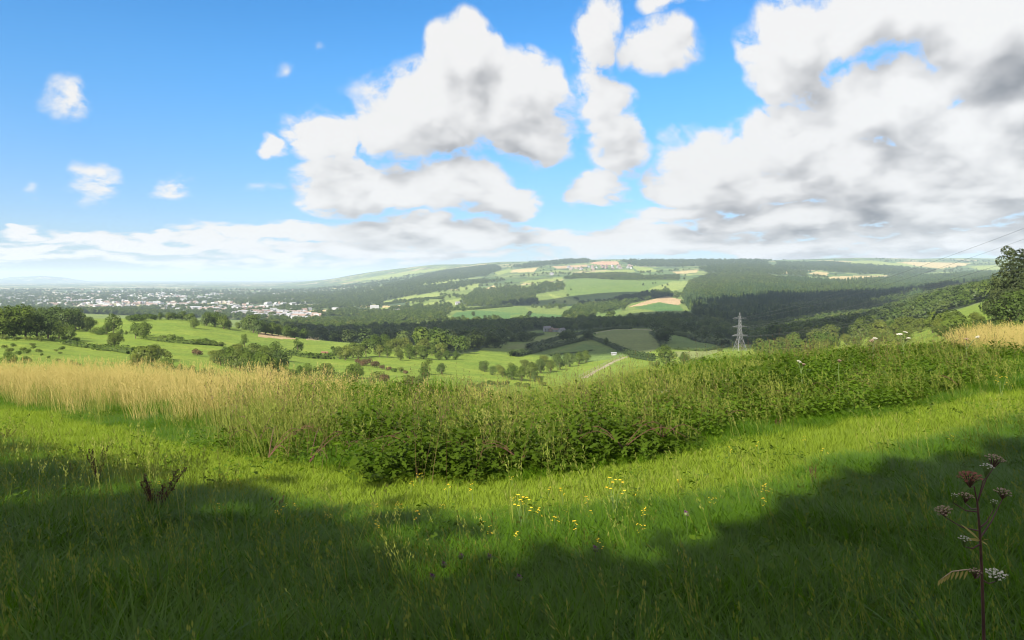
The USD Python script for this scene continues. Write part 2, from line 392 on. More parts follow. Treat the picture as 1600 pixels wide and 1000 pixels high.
def mat_plain(name, c, rough=0.7, metal=0.0, vary=0.15, scale=8.0, spec=0.3):
    n = {'g': ('geometry', {}), 'a': ('noise_texture', {'scale': scale, 'detail': 4.0}),
         'm': ('map_range', {'from_min': 0.3, 'from_max': 0.7, 'to_min': 1 - vary, 'to_max': 1 + vary}), 'v': ('vector_math', {'math_type': 'scale', 'vector1': c}),
         'p': ('principled_bsdf', {'roughness': rough, 'metallic': metal, 'specular_ior_level': spec})}
    l = [('g.position', 'a.vector'), ('a.fac', 'm.value'), ('m.result', 'v.scale'), ('v.vector', 'p.base_color')]
    MATS[name] = usdkit.material(stage, f'{LOOKS}/{name}', n, l, surface='p.BSDF')


mat_ground('meadow_soil', (0.08, 0.12, 0.014), (0.15, 0.19, 0.025), 1.2, 14.0, (0.10, 0.10, 0.04))
mat_ground('pasture', (0.105, 0.17, 0.016), (0.16, 0.215, 0.026), 0.035, 0.5, (0.27, 0.26, 0.08))
mat_ground('rough_pasture', (0.105, 0.165, 0.014), (0.175, 0.22, 0.024), 0.06, 0.6, (0.30, 0.25, 0.08))
mat_ground('valley_turf', (0.11, 0.155, 0.03), (0.16, 0.20, 0.045), 0.012, 0.2)
mat_ground('field_green', (0.095, 0.15, 0.03), (0.13, 0.18, 0.038), 0.012, 0.25)
mat_ground('field_olive', (0.13, 0.165, 0.045), (0.18, 0.20, 0.06), 0.012, 0.25)
mat_ground('field_deep', (0.06, 0.125, 0.03), (0.085, 0.155, 0.035), 0.012, 0.25)
mat_ground('field_lime', (0.17, 0.22, 0.045), (0.23, 0.26, 0.065), 0.012, 0.2)
mat_ground('field_straw', (0.33, 0.26, 0.11), (0.42, 0.34, 0.16), 0.012, 0.2)
mat_ground('field_tan', (0.31, 0.22, 0.11), (0.40, 0.29, 0.16), 0.012, 0.2)
mat_ground('field_soil', (0.36, 0.21, 0.12), (0.44, 0.27, 0.16), 0.012, 0.2)
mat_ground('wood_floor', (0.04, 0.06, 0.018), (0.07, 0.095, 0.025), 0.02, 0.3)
mat_ground('lane_grit', (0.22, 0.20, 0.12), (0.30, 0.26, 0.16), 0.2, 1.0)
mat_patch('plain_patch', [(0, (0.07, 0.11, 0.04)), (0.3, (0.10, 0.14, 0.05)), (0.5, (0.16, 0.19, 0.075)), (0.72, (0.28, 0.25, 0.12)), (0.84, (0.36, 0.32, 0.2)), (0.93, (0.13, 0.17, 0.06))], 1 / 330.0, (0.055, 0.08, 0.033))
mat_patch('hill_patch', [(0, (0.09, 0.14, 0.04)), (0.35, (0.13, 0.18, 0.05)), (0.55, (0.19, 0.23, 0.07)), (0.8, (0.33, 0.28, 0.13)), (0.9, (0.11, 0.15, 0.045))], 1 / 210.0, (0.05, 0.075, 0.03))
mat_leaf('leaf_oak', (0.095, 0.15, 0.014), (0.17, 0.225, 0.028), c3=(0.21, 0.24, 0.04), trans=0.35)
mat_leaf('leaf_dark', (0.08, 0.125, 0.02), (0.125, 0.175, 0.03), trans=0.25)
mat_leaf('leaf_conifer', (0.06, 0.105, 0.03), (0.095, 0.145, 0.04), trans=0.12)
mat_leaf('leaf_wood', (0.08, 0.125, 0.02), (0.14, 0.185, 0.03), c3=(0.18, 0.20, 0.036), trans=0.25)
mat_leaf('leaf_scrub', (0.12, 0.16, 0.02), (0.21, 0.24, 0.036), c3=(0.24, 0.22, 0.05), trans=0.3)
mat_leaf('leaf_rust', (0.12, 0.085, 0.03), (0.17, 0.11, 0.04), trans=0.2)
mat_leaf('leaf_birch', (0.06, 0.08, 0.022), (0.10, 0.125, 0.035), trans=0.3)
mat_plain('bark', (0.10, 0.075, 0.05), 0.9, vary=0.35)
mat_plain('galvanised_steel', (0.21, 0.21, 0.21), 0.45, 0.3)
mat_plain('cable', (0.10, 0.10, 0.10), 0.6)
mat_plain('house_white', (0.36, 0.355, 0.34), 0.8)
mat_plain('house_cream', (0.30, 0.27, 0.22), 0.8)
mat_plain('house_brick', (0.26, 0.19, 0.15), 0.85)
mat_plain('roof_slate', (0.20, 0.19, 0.20), 0.7)
mat_plain('roof_tile', (0.22, 0.16, 0.13), 0.8)
mat_plain('roof_pale', (0.30, 0.30, 0.30), 0.6)
mat_plain('window_dark', (0.03, 0.035, 0.04), 0.15, spec=0.6)
mat_plain('post_wood', (0.20, 0.16, 0.11), 0.9)
mat_plain('cloud_white', (0.92, 0.92, 0.92), 1.0, vary=0.0)

# ---------------------------------------------------------------- the ground: one sheet out to the horizon, in pieces that share their edges
def poly(*pts):
    return np.array([at(px, py) for px, py in pts])


WOODS = {  # outline of the ground under each wood
    'valley_left': poly((405, 516), (470, 521), (560, 525), (640, 528), (662, 518), (640, 506), (560, 500), (480, 499), (420, 503)),
    'valley_mid': poly((640, 532), (660, 513), (720, 508), (800, 507), (893, 503), (905, 513), (838, 516), (772, 528), (748, 549), (700, 557), (660, 549)),
    'slope_low': poly((625, 483), (690, 480), (702, 488), (692, 499), (640, 503), (612, 498)),
    'slope_copse': poly((718, 470), (740, 456), (800, 448), (836, 455), (840, 475), (790, 479), (730, 479)),
    'slope_strip': poly((818, 453), (850, 443), (884, 446), (880, 453), (840, 459)),
    'brow_strip': poly((880, 436), (900, 430), (950, 428), (992, 429), (1010, 433), (1060, 432), (1062, 437), (960, 437), (905, 435)),
    'stream_wood': poly((898, 480), (940, 474), (985, 465), (1042, 455), (1056, 461), (985, 474), (960, 486), (912, 497), (885, 493)),
    'valley_belt': poly((770, 506), (880, 502), (960, 500), (1080, 497), (1095, 513), (1040, 516), (1010, 513), (960, 513), (920, 516), (888, 517)),
    'forest_brow': poly((1066, 462), (1078, 442), (1110, 430), (1180, 428), (1230, 437), (1215, 452), (1160, 450), (1110, 466)),
    'forest_pines': poly((1066, 464), (1110, 466), (1160, 450), (1215, 452), (1230, 437), (1262, 440), (1300, 443), (1400, 437), (1480, 433), (1562, 428), (1562, 444), (1500, 452), (1440, 470), (1380, 484), (1300, 500), (1200, 512), (1100, 505), (1078, 485)),
    'forest_low': poly((1095, 516), (1100, 505), (1200, 512), (1300, 500), (1380, 484), (1440, 470), (1500, 452), (1562, 448), (1562, 464), (1500, 482), (1440, 500), (1380, 515), (1300, 529), (1220, 537), (1150, 533)),
    'ridge_wood': poly((1205, 420), (1215, 410.5), (1290, 409), (1330, 414), (1400, 418), (1462, 424), (1420, 432), (1392, 429), (1350, 428), (1285, 423)),
    'ridge_end': poly((1090, 420), (1150, 412), (1200, 411), (1204, 418), (1262, 426), (1256, 432), (1180, 427), (1110, 428)),
    'crest_wood': poly((800, 417), (840, 411), (890, 406.5), (920, 405.5), (920, 410), (860, 414), (820, 419)),
    'crest_wood_right': poly((966, 408), (1040, 407), (1150, 407.5), (1210, 408), (1150, 411), (1060, 417), (1000, 416)),
    'plain_wood': poly((378, 473), (400, 463), (480, 461), (560, 459), (622, 456), (642, 462), (560, 473), (470, 475)),
    'scarp_foot': poly((560, 462), (600, 452), (680, 447), (760, 438), (790, 438), (740, 446), (660, 460), (600, 467)),
    'scarp_wood': poly((600, 447), (650, 434), (690, 424), (740, 417), (775, 415), (785, 421), (760, 430), (700, 440), (640, 450)),
    'hedge_wood': poly((560, 498), (600, 491), (640, 490), (690, 478), (700, 480), (660, 497), (610, 503)),
}
FIELDS = [  # (material, outline)
    ('field_lime', poly((598, 471), (655, 458), (642, 468), (600, 475))), ('field_lime', poly((628, 470), (660, 460), (692, 457), (682, 466), (642, 473))), ('field_lime', poly((648, 478), (685, 470), (690, 473), (655, 479))),
    ('field_lime', poly((691, 478), (696, 470), (722, 466), (712, 476))), ('field_straw', poly((598, 478), (626, 476.5), (626, 480), (598, 481))), ('field_lime', poly((556, 485), (606, 480), (609, 487), (565, 489))),
    ('field_deep', poly((700, 499), (713, 488), (740, 485), (822, 490), (828, 499), (760, 501))), ('field_tan', poly((738, 502), (796, 501.5), (790, 507), (758, 507))),
    ('field_lime', poly((648, 442), (700, 435), (720, 431), (716, 438), (690, 443), (640, 446))), ('field_lime', poly((714, 448), (752, 440), (746, 450), (720, 454))), ('field_straw', poly((750, 453), (772, 445), (777, 452), (760, 457))),
    ('field_green', poly((765, 484), (800, 479), (824, 482), (824, 489), (790, 488))), ('field_green', poly((880, 442), (905, 435), (960, 437), (1030, 436), (1062, 437), (1066, 447), (1030, 453), (985, 464), (955, 468), (935, 472), (890, 463))),
    ('field_lime', poly((1012, 452), (1050, 440), (1090, 438), (1092, 444), (1062, 452), (1040, 457))), ('field_lime', poly((810, 441), (850, 436), (880, 433), (880, 437), (840, 443))),
    ('field_lime', poly((853, 458), (890, 467), (907, 472), (898, 477), (868, 468))), ('field_green', poly((884, 476), (904, 474), (914, 484), (890, 489))), ('field_green', poly((842, 471), (861, 469), (863, 475), (845, 477))),
    ('field_green', poly((798, 481), (821, 479), (822, 486), (798, 490))), ('field_green', poly((798, 492), (824, 489), (822, 499), (798, 500))), ('field_deep', poly((828, 489), (880, 492), (882, 498), (860, 502), (823, 502))),
    ('field_green', poly((908, 498), (935, 487), (970, 482), (972, 486), (950, 496), (930, 499))), ('field_tan', poly((980, 480), (1010, 470), (1042, 463), (1068, 469), (1060, 477), (1030, 472), (1000, 478))),
    ('field_deep', poly((990, 481), (1030, 473), (1062, 477), (1068, 485), (1030, 487))), ('field_green', poly((960, 493), (1030, 489), (1080, 487), (1088, 493), (1030, 497), (970, 499))),
    ('field_green', poly((768, 536), (832, 517), (850, 517), (847, 523), (800, 534))), ('field_olive', poly((790, 542), (870, 521), (914, 519), (906, 527), (832, 544), (800, 550))), ('field_green', poly((805, 553), (908, 529), (914, 531), (880, 545), (850, 554))),
    ('field_olive', poly((922, 528), (960, 516), (1012, 515), (1026, 520), (1034, 538), (1020, 549), (995, 554), (950, 541))), ('field_green', poly((850, 556), (912, 537), (960, 545), (978, 552), (985, 555), (950, 562), (915, 566))),
    ('field_green', poly((1030, 521), (1076, 527), (1134, 540), (1100, 545), (1055, 545), (1040, 537))), ('field_olive', poly((1054, 549), (1100, 548), (1132, 544), (1120, 551), (1075, 562), (1058, 558))),
    ('field_lime', poly((915, 426), (960, 422), (990, 420.5), (993, 425), (950, 430), (912, 430))), ('field_lime', poly((985, 415), (1016, 418), (1034, 424), (1000, 425.5))), ('field_soil', poly((920, 411.5), (940, 408), (965, 408.5), (968, 414), (940, 414))),
    ('field_tan', poly((860, 416.5), (918, 413), (918, 416.5), (870, 420))), ('field_straw', poly((798, 422), (842, 418), (834, 425), (798, 426))), ('field_straw', poly((1050, 425), (1092, 421), (1088, 426), (1058, 428))),
    ('field_straw', poly((1263, 427), (1275, 424), (1294, 426), (1293, 431), (1275, 431))), ('field_straw', poly((1292, 438), (1300, 432), (1345, 430.5), (1390, 430), (1386, 434.5), (1355, 436.5), (1310, 441))),
    ('field_lime', poly((1320, 409.5), (1360, 407), (1395, 411), (1432, 409), (1432, 414), (1395, 417), (1340, 415))), ('field_straw', poly((1398, 409.5), (1480, 410), (1516, 412), (1500, 417), (1470, 420), (1430, 415))),
    ('field_lime', poly((1512, 417), (1562, 413), (1564, 424), (1530, 422))), ('field_straw', poly((461, 490), (478, 486), (541, 482), (541, 487), (500, 491), (480, 492))), ('field_straw', poly((415, 463), (446, 462.5), (442, 468), (420, 467))),
    ('field_tan', poly((402, 526), (408, 519), (440, 524), (465, 529.5), (445, 530))), ('field_straw', poly((478, 531), (480, 525.5), (498, 526), (499, 532))), ('field_straw', poly((560, 478), (588, 475.5), (590, 478), (565, 481))),
    ('field_lime', poly((770, 426), (798, 420), (800, 424), (780, 430))), ('field_straw', poly((1210, 424), (1250, 421), (1256, 425), (1225, 428))), ('field_lime', poly((530, 441), (640, 424), (700, 418), (690, 422), (600, 436))),
]
TRACK = [at(912, 591), at(930, 580), at(950, 570), at(968, 561), at(985, 556)]
LANE = [at(928, 521), at(960, 515), at(1000, 514.5), at(1030, 517), at(1060, 521), at(1082, 525)]


def along(line, x, y, half):
    r = np.zeros(np.shape(x), bool)
    for p, q in zip(line[:-1], line[1:]):
        d = q[:2] - p[:2]
        t = np.clip(((x - p[0]) * d[0] + (y - p[1]) * d[1]) / (d @ d), 0, 1)
        r |= np.hypot(x - p[0] - t * d[0], y - p[1] - t * d[1]) < half
    return r


def build_ground():
    fa = 0.655
    az = np.concatenate([np.linspace(-math.pi, -fa, 60)[:-1], np.linspace(-fa, fa, 900), np.linspace(fa, math.pi, 60)[1:]])
    r = np.concatenate([np.linspace(0.3, 4, 14)[:-1], np.exp(np.linspace(math.log(4), math.log(60), 90))[:-1], np.exp(np.linspace(math.log(60), math.log(25500), 400))])
    A, R = np.meshgrid(az, r, indexing='ij')
    X, Y = R * np.sin(A), R * np.cos(A)
    Z = ground(X, Y)
    V = np.stack([X, Y, Z], -1).reshape(-1, 3)
    nr = len(r)
    i, j = np.meshgrid(np.arange(len(az) - 1), np.arange(nr - 1), indexing='ij')
    Q = np.stack([i * nr + j, (i + 1) * nr + j, (i + 1) * nr + j + 1, i * nr + j + 1], -1).reshape(-1, 4)
    c = V[Q].mean(1)
    rr, dep = np.hypot(c[:, 0], c[:, 1]), c[:, 1]
    # normals of the whole sheet, so that no seam shows
    global Z_LOW, Z_HIGH
    Z_LOW, Z_HIGH = float(V[:, 2].min()), float(V[:, 2].max())
    n = np.zeros_like(V)
    fn = np.cross(V[Q[:, 2]] - V[Q[:, 0]], V[Q[:, 3]] - V[Q[:, 1]])
    for k in range(4):
        np.add.at(n, Q[:, k], fn)
    n[n[:, 2] < 0] *= -1
    n /= np.linalg.norm(n, axis=1, keepdims=True) + 1e-12
    zone = np.full(len(Q), 'hillside_pasture', dtype=object)
    px = CX + F * c[:, 0] / np.maximum(dep, 1)
    zone[(rr < 48) | (dep < 5)] = 'meadow'
    wav = 40 * (fbm2(c[:, 0], c[:, 1], 1 / 90, 2, 4) - .5)
    zone[(rr > 520 + wav)] = 'valley_floor'
    zone[(rr > 1500 + wav) & (px < 640) & (c[:, 2] < -88)] = 'plain'
    zone[(rr > 3300 + 8 * wav) & (zone != 'plain')] = 'far_hills'
    zone[(rr > 7000)] = np.where(c[rr > 7000, 2] < -60, 'plain', 'far_hills')
    fm = {}
    for w in WOODS.values():
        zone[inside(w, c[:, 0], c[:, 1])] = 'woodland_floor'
    for k, (m, p) in enumerate(FIELDS):
        zone[inside(p, c[:, 0], c[:, 1])] = f'field,{k}'
    zone[along(TRACK, c[:, 0], c[:, 1], 1.5)] = 'farm_track'
    zone[along(LANE, c[:, 0], c[:, 1], 4.5)] = 'lane'
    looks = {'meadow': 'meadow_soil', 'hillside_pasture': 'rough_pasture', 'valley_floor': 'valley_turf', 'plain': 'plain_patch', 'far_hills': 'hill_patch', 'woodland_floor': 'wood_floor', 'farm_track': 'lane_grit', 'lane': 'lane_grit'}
    keys = np.array([str(z) for z in zone])
    for key in dict.fromkeys(keys):
        q = Q[keys == key]
        name = key if key in looks else 'field'
        m = looks[key] if key in looks else FIELDS[int(key.split(',')[1].strip(' )'))][0]
        used, inv = np.unique(q, return_inverse=True)
        path = path_for(name)
        g = UsdGeom.Mesh.Define(stage, path)
        g.CreatePointsAttr(Vt.Vec3fArray.FromNumpy(V[used].astype(np.float32)))
        g.CreateFaceVertexCountsAttr(Vt.IntArray.FromNumpy(np.full(len(q), 4, np.int32)))
        g.CreateFaceVertexIndicesAttr(Vt.IntArray.FromNumpy(inv.reshape(-1).astype(np.int32)))
        g.CreateSubdivisionSchemeAttr('none')
        g.CreateNormalsAttr(Vt.Vec3fArray.FromNumpy(n[used].astype(np.float32)))
        g.SetNormalsInterpolation('vertex')
        UsdShade.MaterialBindingAPI.Apply(g.GetPrim()).Bind(MATS[m])
        tag(g, None, None, None, 'structure')


build_ground()

# ---------------------------------------------------------------- the air
if 'haze' not in SKIP:
    lo, hi = Z_LOW - 1, Z_HIGH + 28
    hz = trimesh.creation.box([56000, 56000, hi - lo])
    hz.apply_translation([0, 0, (lo + hi) / 2])
    print('air from', lo, 'to', hi)
    hm = usdkit.material(stage, LOOKS + '/haze', {'v': ('principled_volume', {'color': (0.70, 0.85, 1.0), 'density': HAZE, 'anisotropy': 0.0})}, [], volume='v.volume')
    tag(usdkit.mesh(stage, '/World/haze', hz, hm), None, None, None, 'stuff')

# ---------------------------------------------------------------- trees: tapered trunk with limbs, crown of leaf sprays in clumps
def unit(v):
    return v / (np.linalg.norm(v, axis=-1, keepdims=True) + 1e-12)


def cards(c, out, size, r, soft=0.6):
    """Leaf sprays: small lozenges at the points c that face roughly outwards."""
    n = len(c)
    fn = unit(out + 0.55 * unit(r.normal(size=(n, 3))))
    t = unit(np.cross(fn, r.normal(size=(n, 3))))
    b = np.cross(fn, t)
    s = (np.asarray(size) * r.uniform(0.65, 1.35, n))[:, None]
    e = s * r.uniform(0.5, 0.8, n)[:, None]
    v = np.stack([c - t * s, c + b * e + t * s * .15, c + t * s, c - b * e + t * s * .1], 1)
    f = np.arange(n * 4).reshape(n, 4)
    nn = unit(soft * out + (1 - soft) * fn + np.array([0, 0, .12]))
    return v.reshape(-1, 3), np.vstack([f[:, [0, 2, 1]], f[:, [0, 3, 2]]]), np.repeat(nn, 4, 0)


def tube(pts, radii, sides=6):
    p = np.asarray(pts, float)
    t = unit(np.gradient(p, axis=0))
    a = unit(np.cross(t, np.where(np.abs(t[:, 2:]) < .9, [0, 0, 1.], [1., 0, 0])))
    b, ang = np.cross(t, a), np.arange(sides) * 2 * np.pi / sides
    v = p[:, None] + np.broadcast_to(radii, (len(p),))[:, None, None] * (np.cos(ang)[None, :, None] * a[:, None] + np.sin(ang)[None, :, None] * b[:, None])
    i, j = np.meshgrid(np.arange(len(p) - 1), np.arange(sides), indexing='ij')
    q = np.stack([i * sides + j, i * sides + (j + 1) % sides, (i + 1) * sides + (j + 1) % sides, (i + 1) * sides + j], -1).reshape(-1, 4)
    caps = [[(len(p) - 1) * sides, (len(p) - 1) * sides + k, (len(p) - 1) * sides + k + 1] for k in range(1, sides - 1)]
    return trimesh.Trimesh(v.reshape(-1, 3), np.vstack([q[:, [0, 1, 2]], q[:, [0, 2, 3]], caps]), process=False)


def lobes_of(kind, r):
    """Clumps of a crown of unit height: centres and radii."""
    if kind == 'broad':
        k = r.integers(13, 17)
        d = unit(r.normal(size=(k, 3)) + [0, 0, .1])
        c = np.array([0, 0, .5]) + d * np.array([.30, .30, .33]) * r.uniform(.75, 1.1, (k, 1))
        rad = r.uniform(.12, .20, k)
        return np.vstack([c, [[0, 0, .5], [0, 0, .7], [.08, -.05, .28]]]), np.concatenate([rad, [.27, .2, .24]])
    if kind == 'tall':
        k = 11
        z = np.linspace(.26, .9, k)
        w = .19 * np.sin(np.clip((z - .05) / .95, 0, 1) * math.pi) ** .7
        a = r.uniform(0, 6.28, k)
        return np.stack([w * np.cos(a), w * np.sin(a), z], 1), .09 + .08 * np.sin(z * math.pi)
    if kind == 'shrub':
        k = r.integers(7, 10)
        a = np.linspace(0, 6.28, k) + r.uniform(-.4, .4, k)
        q = r.uniform(.15, .5, k)
        return np.stack([q * np.cos(a), q * np.sin(a), r.uniform(.28, .62, k)], 1), r.uniform(.22, .36, k)
    if kind == 'birch':
        k = 17
        z = np.linspace(.2, .95, k)
        w = .2 * (1.05 - z) + .03
        a = np.arange(k) * 2.4
        return np.stack([w * np.cos(a), w * np.sin(a), z], 1), (.06 + .1 * (1 - z)) * r.uniform(.8, 1.25, k)
    raise ValueError(kind)


def crown(kind, n, size, r):
    if kind == 'conifer':
        z = 1 - r.uniform(0.0, 1, n) ** .62 * .92
        w = .19 * (1.02 - z) ** .85 * (0.75 + .25 * np.cos(z * 60))
        a = r.uniform(0, 6.283, n)
        q = w * r.uniform(.6, 1.05, n)
        c = np.stack([q * np.cos(a), q * np.sin(a), z], 1)
        return cards(c, unit(np.stack([np.cos(a), np.sin(a), .35 + 0 * a], 1)), size, r)
    lc, lr = lobes_of(kind, r)
    pick = r.choice(len(lc), n, p=lr ** 2 / (lr ** 2).sum())
    d = unit(r.normal(size=(n, 3)) + [0, 0, .2])
    c = lc[pick] + d * lr[pick][:, None] * r.uniform(.72, 1.06, (n, 1)) ** .6 * np.array([1, 1, .9])
    mid = np.array([0, 0, .5])
    out = unit(.75 * d + .5 * unit(c - mid))
    c[:, 2] = np.maximum(c[:, 2], .02)
    return cards(c, out, size, r)


def trunk(kind, r):
    top = {'broad': .62, 'tall': .8, 'shrub': .4, 'conifer': .95, 'birch': .92}[kind]
    w = {'broad': .03, 'tall': .022, 'shrub': .02, 'conifer': .016, 'birch': .014}[kind]
    p = np.array([[0, 0, -.06], [0, 0, .04], [.01, .008, top * .4], [-.008, .01, top * .7], [0, 0, top]])
    parts = [tube(p, [w * 1.5, w * 1.1, w * .8, w * .55, w * .2])]
    for k in range(5 if kind != 'conifer' else 0):
        a, z0 = k * 2.4 + r.uniform(-.3, .3), top * r.uniform(.35, .75)
        L = {'broad': .26, 'tall': .14, 'shrub': .3, 'birch': .13}[kind]
        e = np.array([math.cos(a) * L, math.sin(a) * L, z0 + L * .75])
        s = np.array([0, 0, z0])
        parts.append(tube([s, (s + e) / 2 + [0, 0, -.02], e], [w * .45, w * .32, w * .1], 5))
    return trimesh.util.concatenate(parts)


KIND_N = {}
HOWMANY = {'broad': 1900, 'tall': 1000, 'shrub': 800, 'conifer': 900, 'birch': 5200}
SIZE = {'broad': .029, 'tall': .032, 'shrub': .06, 'conifer': .03, 'birch': .014}


def tree_class(kind, leaf, var):
    key = f'{kind}_{leaf}_{var}'
    if key not in KIND_N:
        r = np.random.default_rng(abs(sum(map(ord, key)) * 7 + var))
        p = class_prim(key)
        part('trunk', trunk(kind, r), 'bark', p, True)
        part('crown', crown(kind, HOWMANY[kind], SIZE[kind], r), leaf, p)
        KIND_N[key] = p.GetPath()
    return KIND_N[key]


def plant_tree(px, py, hp, kind, leaf, label, group=None, name=None, cat='tree', dmin=55.0, wide=1.0, base=None):
    p = at(px, py, dmin) if base is None else np.asarray(base)
    h = hp / F * p[1]
    k = copy_of(tree_class(kind, leaf, int(rng.integers(0, 4))), name or ('shrub' if kind == 'shrub' else 'tree'), label, cat, p - [0, 0, .02 * h], rng.uniform(0, 6.28), (h * wide, h * wide, h), group)
    return k


WORDS = 'first second third fourth fifth sixth seventh eighth ninth tenth eleventh twelfth thirteenth fourteenth fifteenth sixteenth'.split()


def nth(k, n):
    """Counted from the nearer end of the row."""
    end, k = ('left', k) if k < (n + 1) // 2 else ('right', n - 1 - k)
    return f'{end}most' if k == 0 else f'{WORDS[k]} from the {end}:'


def grove(spec, kinds, label, group, name=None, cat='tree', jit=.12):
    order = {i: k for k, i in enumerate(sorted(range(len(spec)), key=lambda i: (spec[i][0], spec[i][1])))}
    shared = label
    for i, (px, py, hp) in enumerate(spec):
        kind, leaf = kinds[int(rng.integers(0, len(kinds)))]
        if 1 < len(spec) <= 30:
            label = f'{nth(order[i], len(spec))} {shared}'
        hp = hp * rng.uniform(1 - jit, 1 + jit)
        plant_tree(px, py, hp, kind, leaf, label, group, name, cat, wide=rng.uniform(.95, 1.25))


B, T, S, D = ('broad', 'leaf_oak'), ('tall', 'leaf_oak'), ('shrub', 'leaf_oak'), ('broad', 'leaf_dark')
SC, RU, TD = ('shrub', 'leaf_scrub'), ('shrub', 'leaf_rust'), ('tall', 'leaf_dark')
BS = ('broad', 'leaf_scrub')
grove([(5, 528, 48), (22, 528, 46), (40, 528, 52), (58, 529, 45), (75, 529, 40), (92, 529, 36), (12, 516, 42), (32, 514, 42), (50, 513, 40), (70, 513, 38), (88, 513, 36), (105, 517, 38), (118, 516, 36), (128, 514, 30),
       (141, 514, 22), (65, 507, 28), (100, 507, 28), (20, 503, 28), (45, 502, 26), (-14, 528, 50), (-34, 522, 46), (-15, 512, 42), (112, 528, 24), (136, 518, 20), (-55, 522, 48), (-60, 510, 44), (82, 507, 30), (120, 507, 26)],
      [B, B, D, B], 'leafy green tree in the dense wood at the left edge', 'trees of the wood at the left edge')
grove([(6, 532, 10), (25, 532, 9), (60, 533, 9), (85, 533, 10), (104, 533, 11), (43, 532, 8), (118, 534, 9)], [S, SC], 'low bush along the foot of the left edge wood', 'bushes at the foot of the left wood', 'shrub', 'bush')
for a in [((177, 521, 32), T, 'tall upper tree of the stacked pair in the left pasture'), ((178, 546, 30), BS, 'pale feathery lower tree of the stacked pair on the hedge'), ((212, 529, 26), T, 'narrow left tree of the close pair below the grassy knoll'),
          ((224, 530, 30), B, 'fuller right tree of the close pair below the grassy knoll'), ((303, 513, 20), B, 'lone round tree on the right shoulder of the grassy knoll'), ((308, 556, 13), RU, 'small red-brown bush alone in the green pasture'),
          ((465, 553, 24), T, 'slender tree standing in the hedge right of the big thicket'), ((382, 541, 20), T, 'feathery tree rising behind the big left thicket'), ((690, 584, 19), D, 'round dark tree alone on the valley pasture'),
          ((668, 585, 26), T, 'tall pale tree left of the round dark one'), ((663, 593, 22), B, 'bushy tree at the bottom of the valley pasture'), ((1041, 571, 36), B, 'large round tree behind the bramble crest left of the pylon'),
          ((1069, 570, 22), B, 'smaller round tree beside the large one left of the pylon'), ((1177, 537, 25), BS, 'round sunlit tree just right of the pylon'), ((918, 532, 15), D, 'dark round tree in the hedge between two valley fields'),
          ((947, 540, 13), T, 'small upright tree in the hedge of the big olive field'), ((758, 500 - 2, 7), D, 'small dark tree in the hedge of the deep green far field'), ((740, 494, 9), D, 'round dark tree standing in the deep green far field'),
          ((723, 499, 8), D, 'left of two dark trees at the edge of the deep green field')]:
    (px, py, hp), (kind, leaf), label = a
    plant_tree(px, py, hp, kind, leaf, label, None, None, 'bush' if kind == 'shrub' else 'tree', wide=1.15)
grove([(166, 522, 18), (190, 522, 10), (150, 521, 11), (157, 523, 9), (197, 523, 8)], [S, B], 'small bush around the upper tree of the left pasture', 'bushes round the left pasture trees', 'shrub', 'bush')
grove([(215, 573, 26), (228, 570, 34), (240, 563, 30), (252, 561, 18), (207, 573, 16), (233, 572, 24), (222, 565, 28)], [BS, SC, BS], 'pale olive bush of the clump amid the left pasture', 'bush clump in the left pasture', 'shrub', 'bush')
grove([(258, 576, 18), (300, 584, 16), (318, 586, 14), (330, 590, 15), (281, 581, 13), (268, 578, 10), (290, 583, 10), (310, 586, 9), (340, 592, 12), (350, 594, 9)], [S, B], 'dark bush in the low hedge below the left pasture clump', 'bushes in the low left hedge', 'shrub', 'bush')
grove([(268, 532, 11), (281, 534, 10), (310, 537, 10), (320, 538, 11), (333, 539, 9), (254, 531, 8), (296, 537, 7), (345, 541, 9)], [S, SC], 'bush in the hedge along the foot of the grassy knoll', 'bushes along the foot of the knoll', 'shrub', 'bush')
grove([(322, 509, 22), (336, 510, 24), (350, 514, 22), (358, 514, 15), (385, 516, 22), (396, 520, 30), (404, 522, 24), (415, 522, 22), (425, 523, 24), (435, 524, 22), (448, 527, 22), (460, 528, 20), (372, 514, 14), (330, 505, 20), (345, 507, 18), (474, 529, 18), (490, 530, 16), (512, 531, 18), (528, 532, 16)],
      [B, D, B], 'tree of the belt right of the grassy knoll', 'tree belt right of the knoll')
grove([(285, 500, 16), (275, 500, 14), (250, 500, 12), (236, 500, 12), (221, 501, 11), (263, 500, 14), (296, 501, 14), (205, 502, 12), (243, 500, 10), (270, 500, 12), (228, 500, 10), (215, 502, 13)], [B, D, S], 'tree top showing behind the crest of the grassy knoll', 'trees behind the knoll crest')
grove([(335, 567, 24), (345, 571, 30), (360, 575, 34), (375, 579, 36), (390, 582, 38), (405, 586, 40), (418, 590, 42), (431, 592, 40), (440, 577, 34), (372, 561, 26), (395, 561, 28), (415, 566, 30), (428, 562, 30), (446, 592, 20), (352, 564, 24), (383, 570, 30)],
      [B, B, BS, D], 'leafy tree of the big thicket in the left middle pasture', 'trees of the big left thicket')
grove([(450, 597, 24), (468, 596, 28), (481, 600, 36), (512, 603, 38), (548, 606, 40), (557, 592, 30), (440, 602, 20), (496, 604, 22), (530, 606, 18)], [B, BS, B], 'tree of the row just below the near bramble crest', 'trees of the row below the near crest')
grove([(520, 559, 18), (540, 563, 26), (552, 559, 28), (560, 561, 24), (572, 558, 32), (585, 547, 26), (600, 547, 28), (610, 550, 22), (605, 559, 20), (620, 551, 30), (635, 549, 28), (650, 559, 26), (662, 561, 28), (640, 561, 24), (625, 563, 18), (686, 562, 15), (698, 562, 16), (712, 562, 14), (660, 551, 24), (675, 556, 18), (690, 555, 22), (531, 561, 20), (593, 558, 20)],
      [B, BS, BS, T], 'sunlit tree of the grove across the middle pasture', 'trees of the sunlit middle grove')
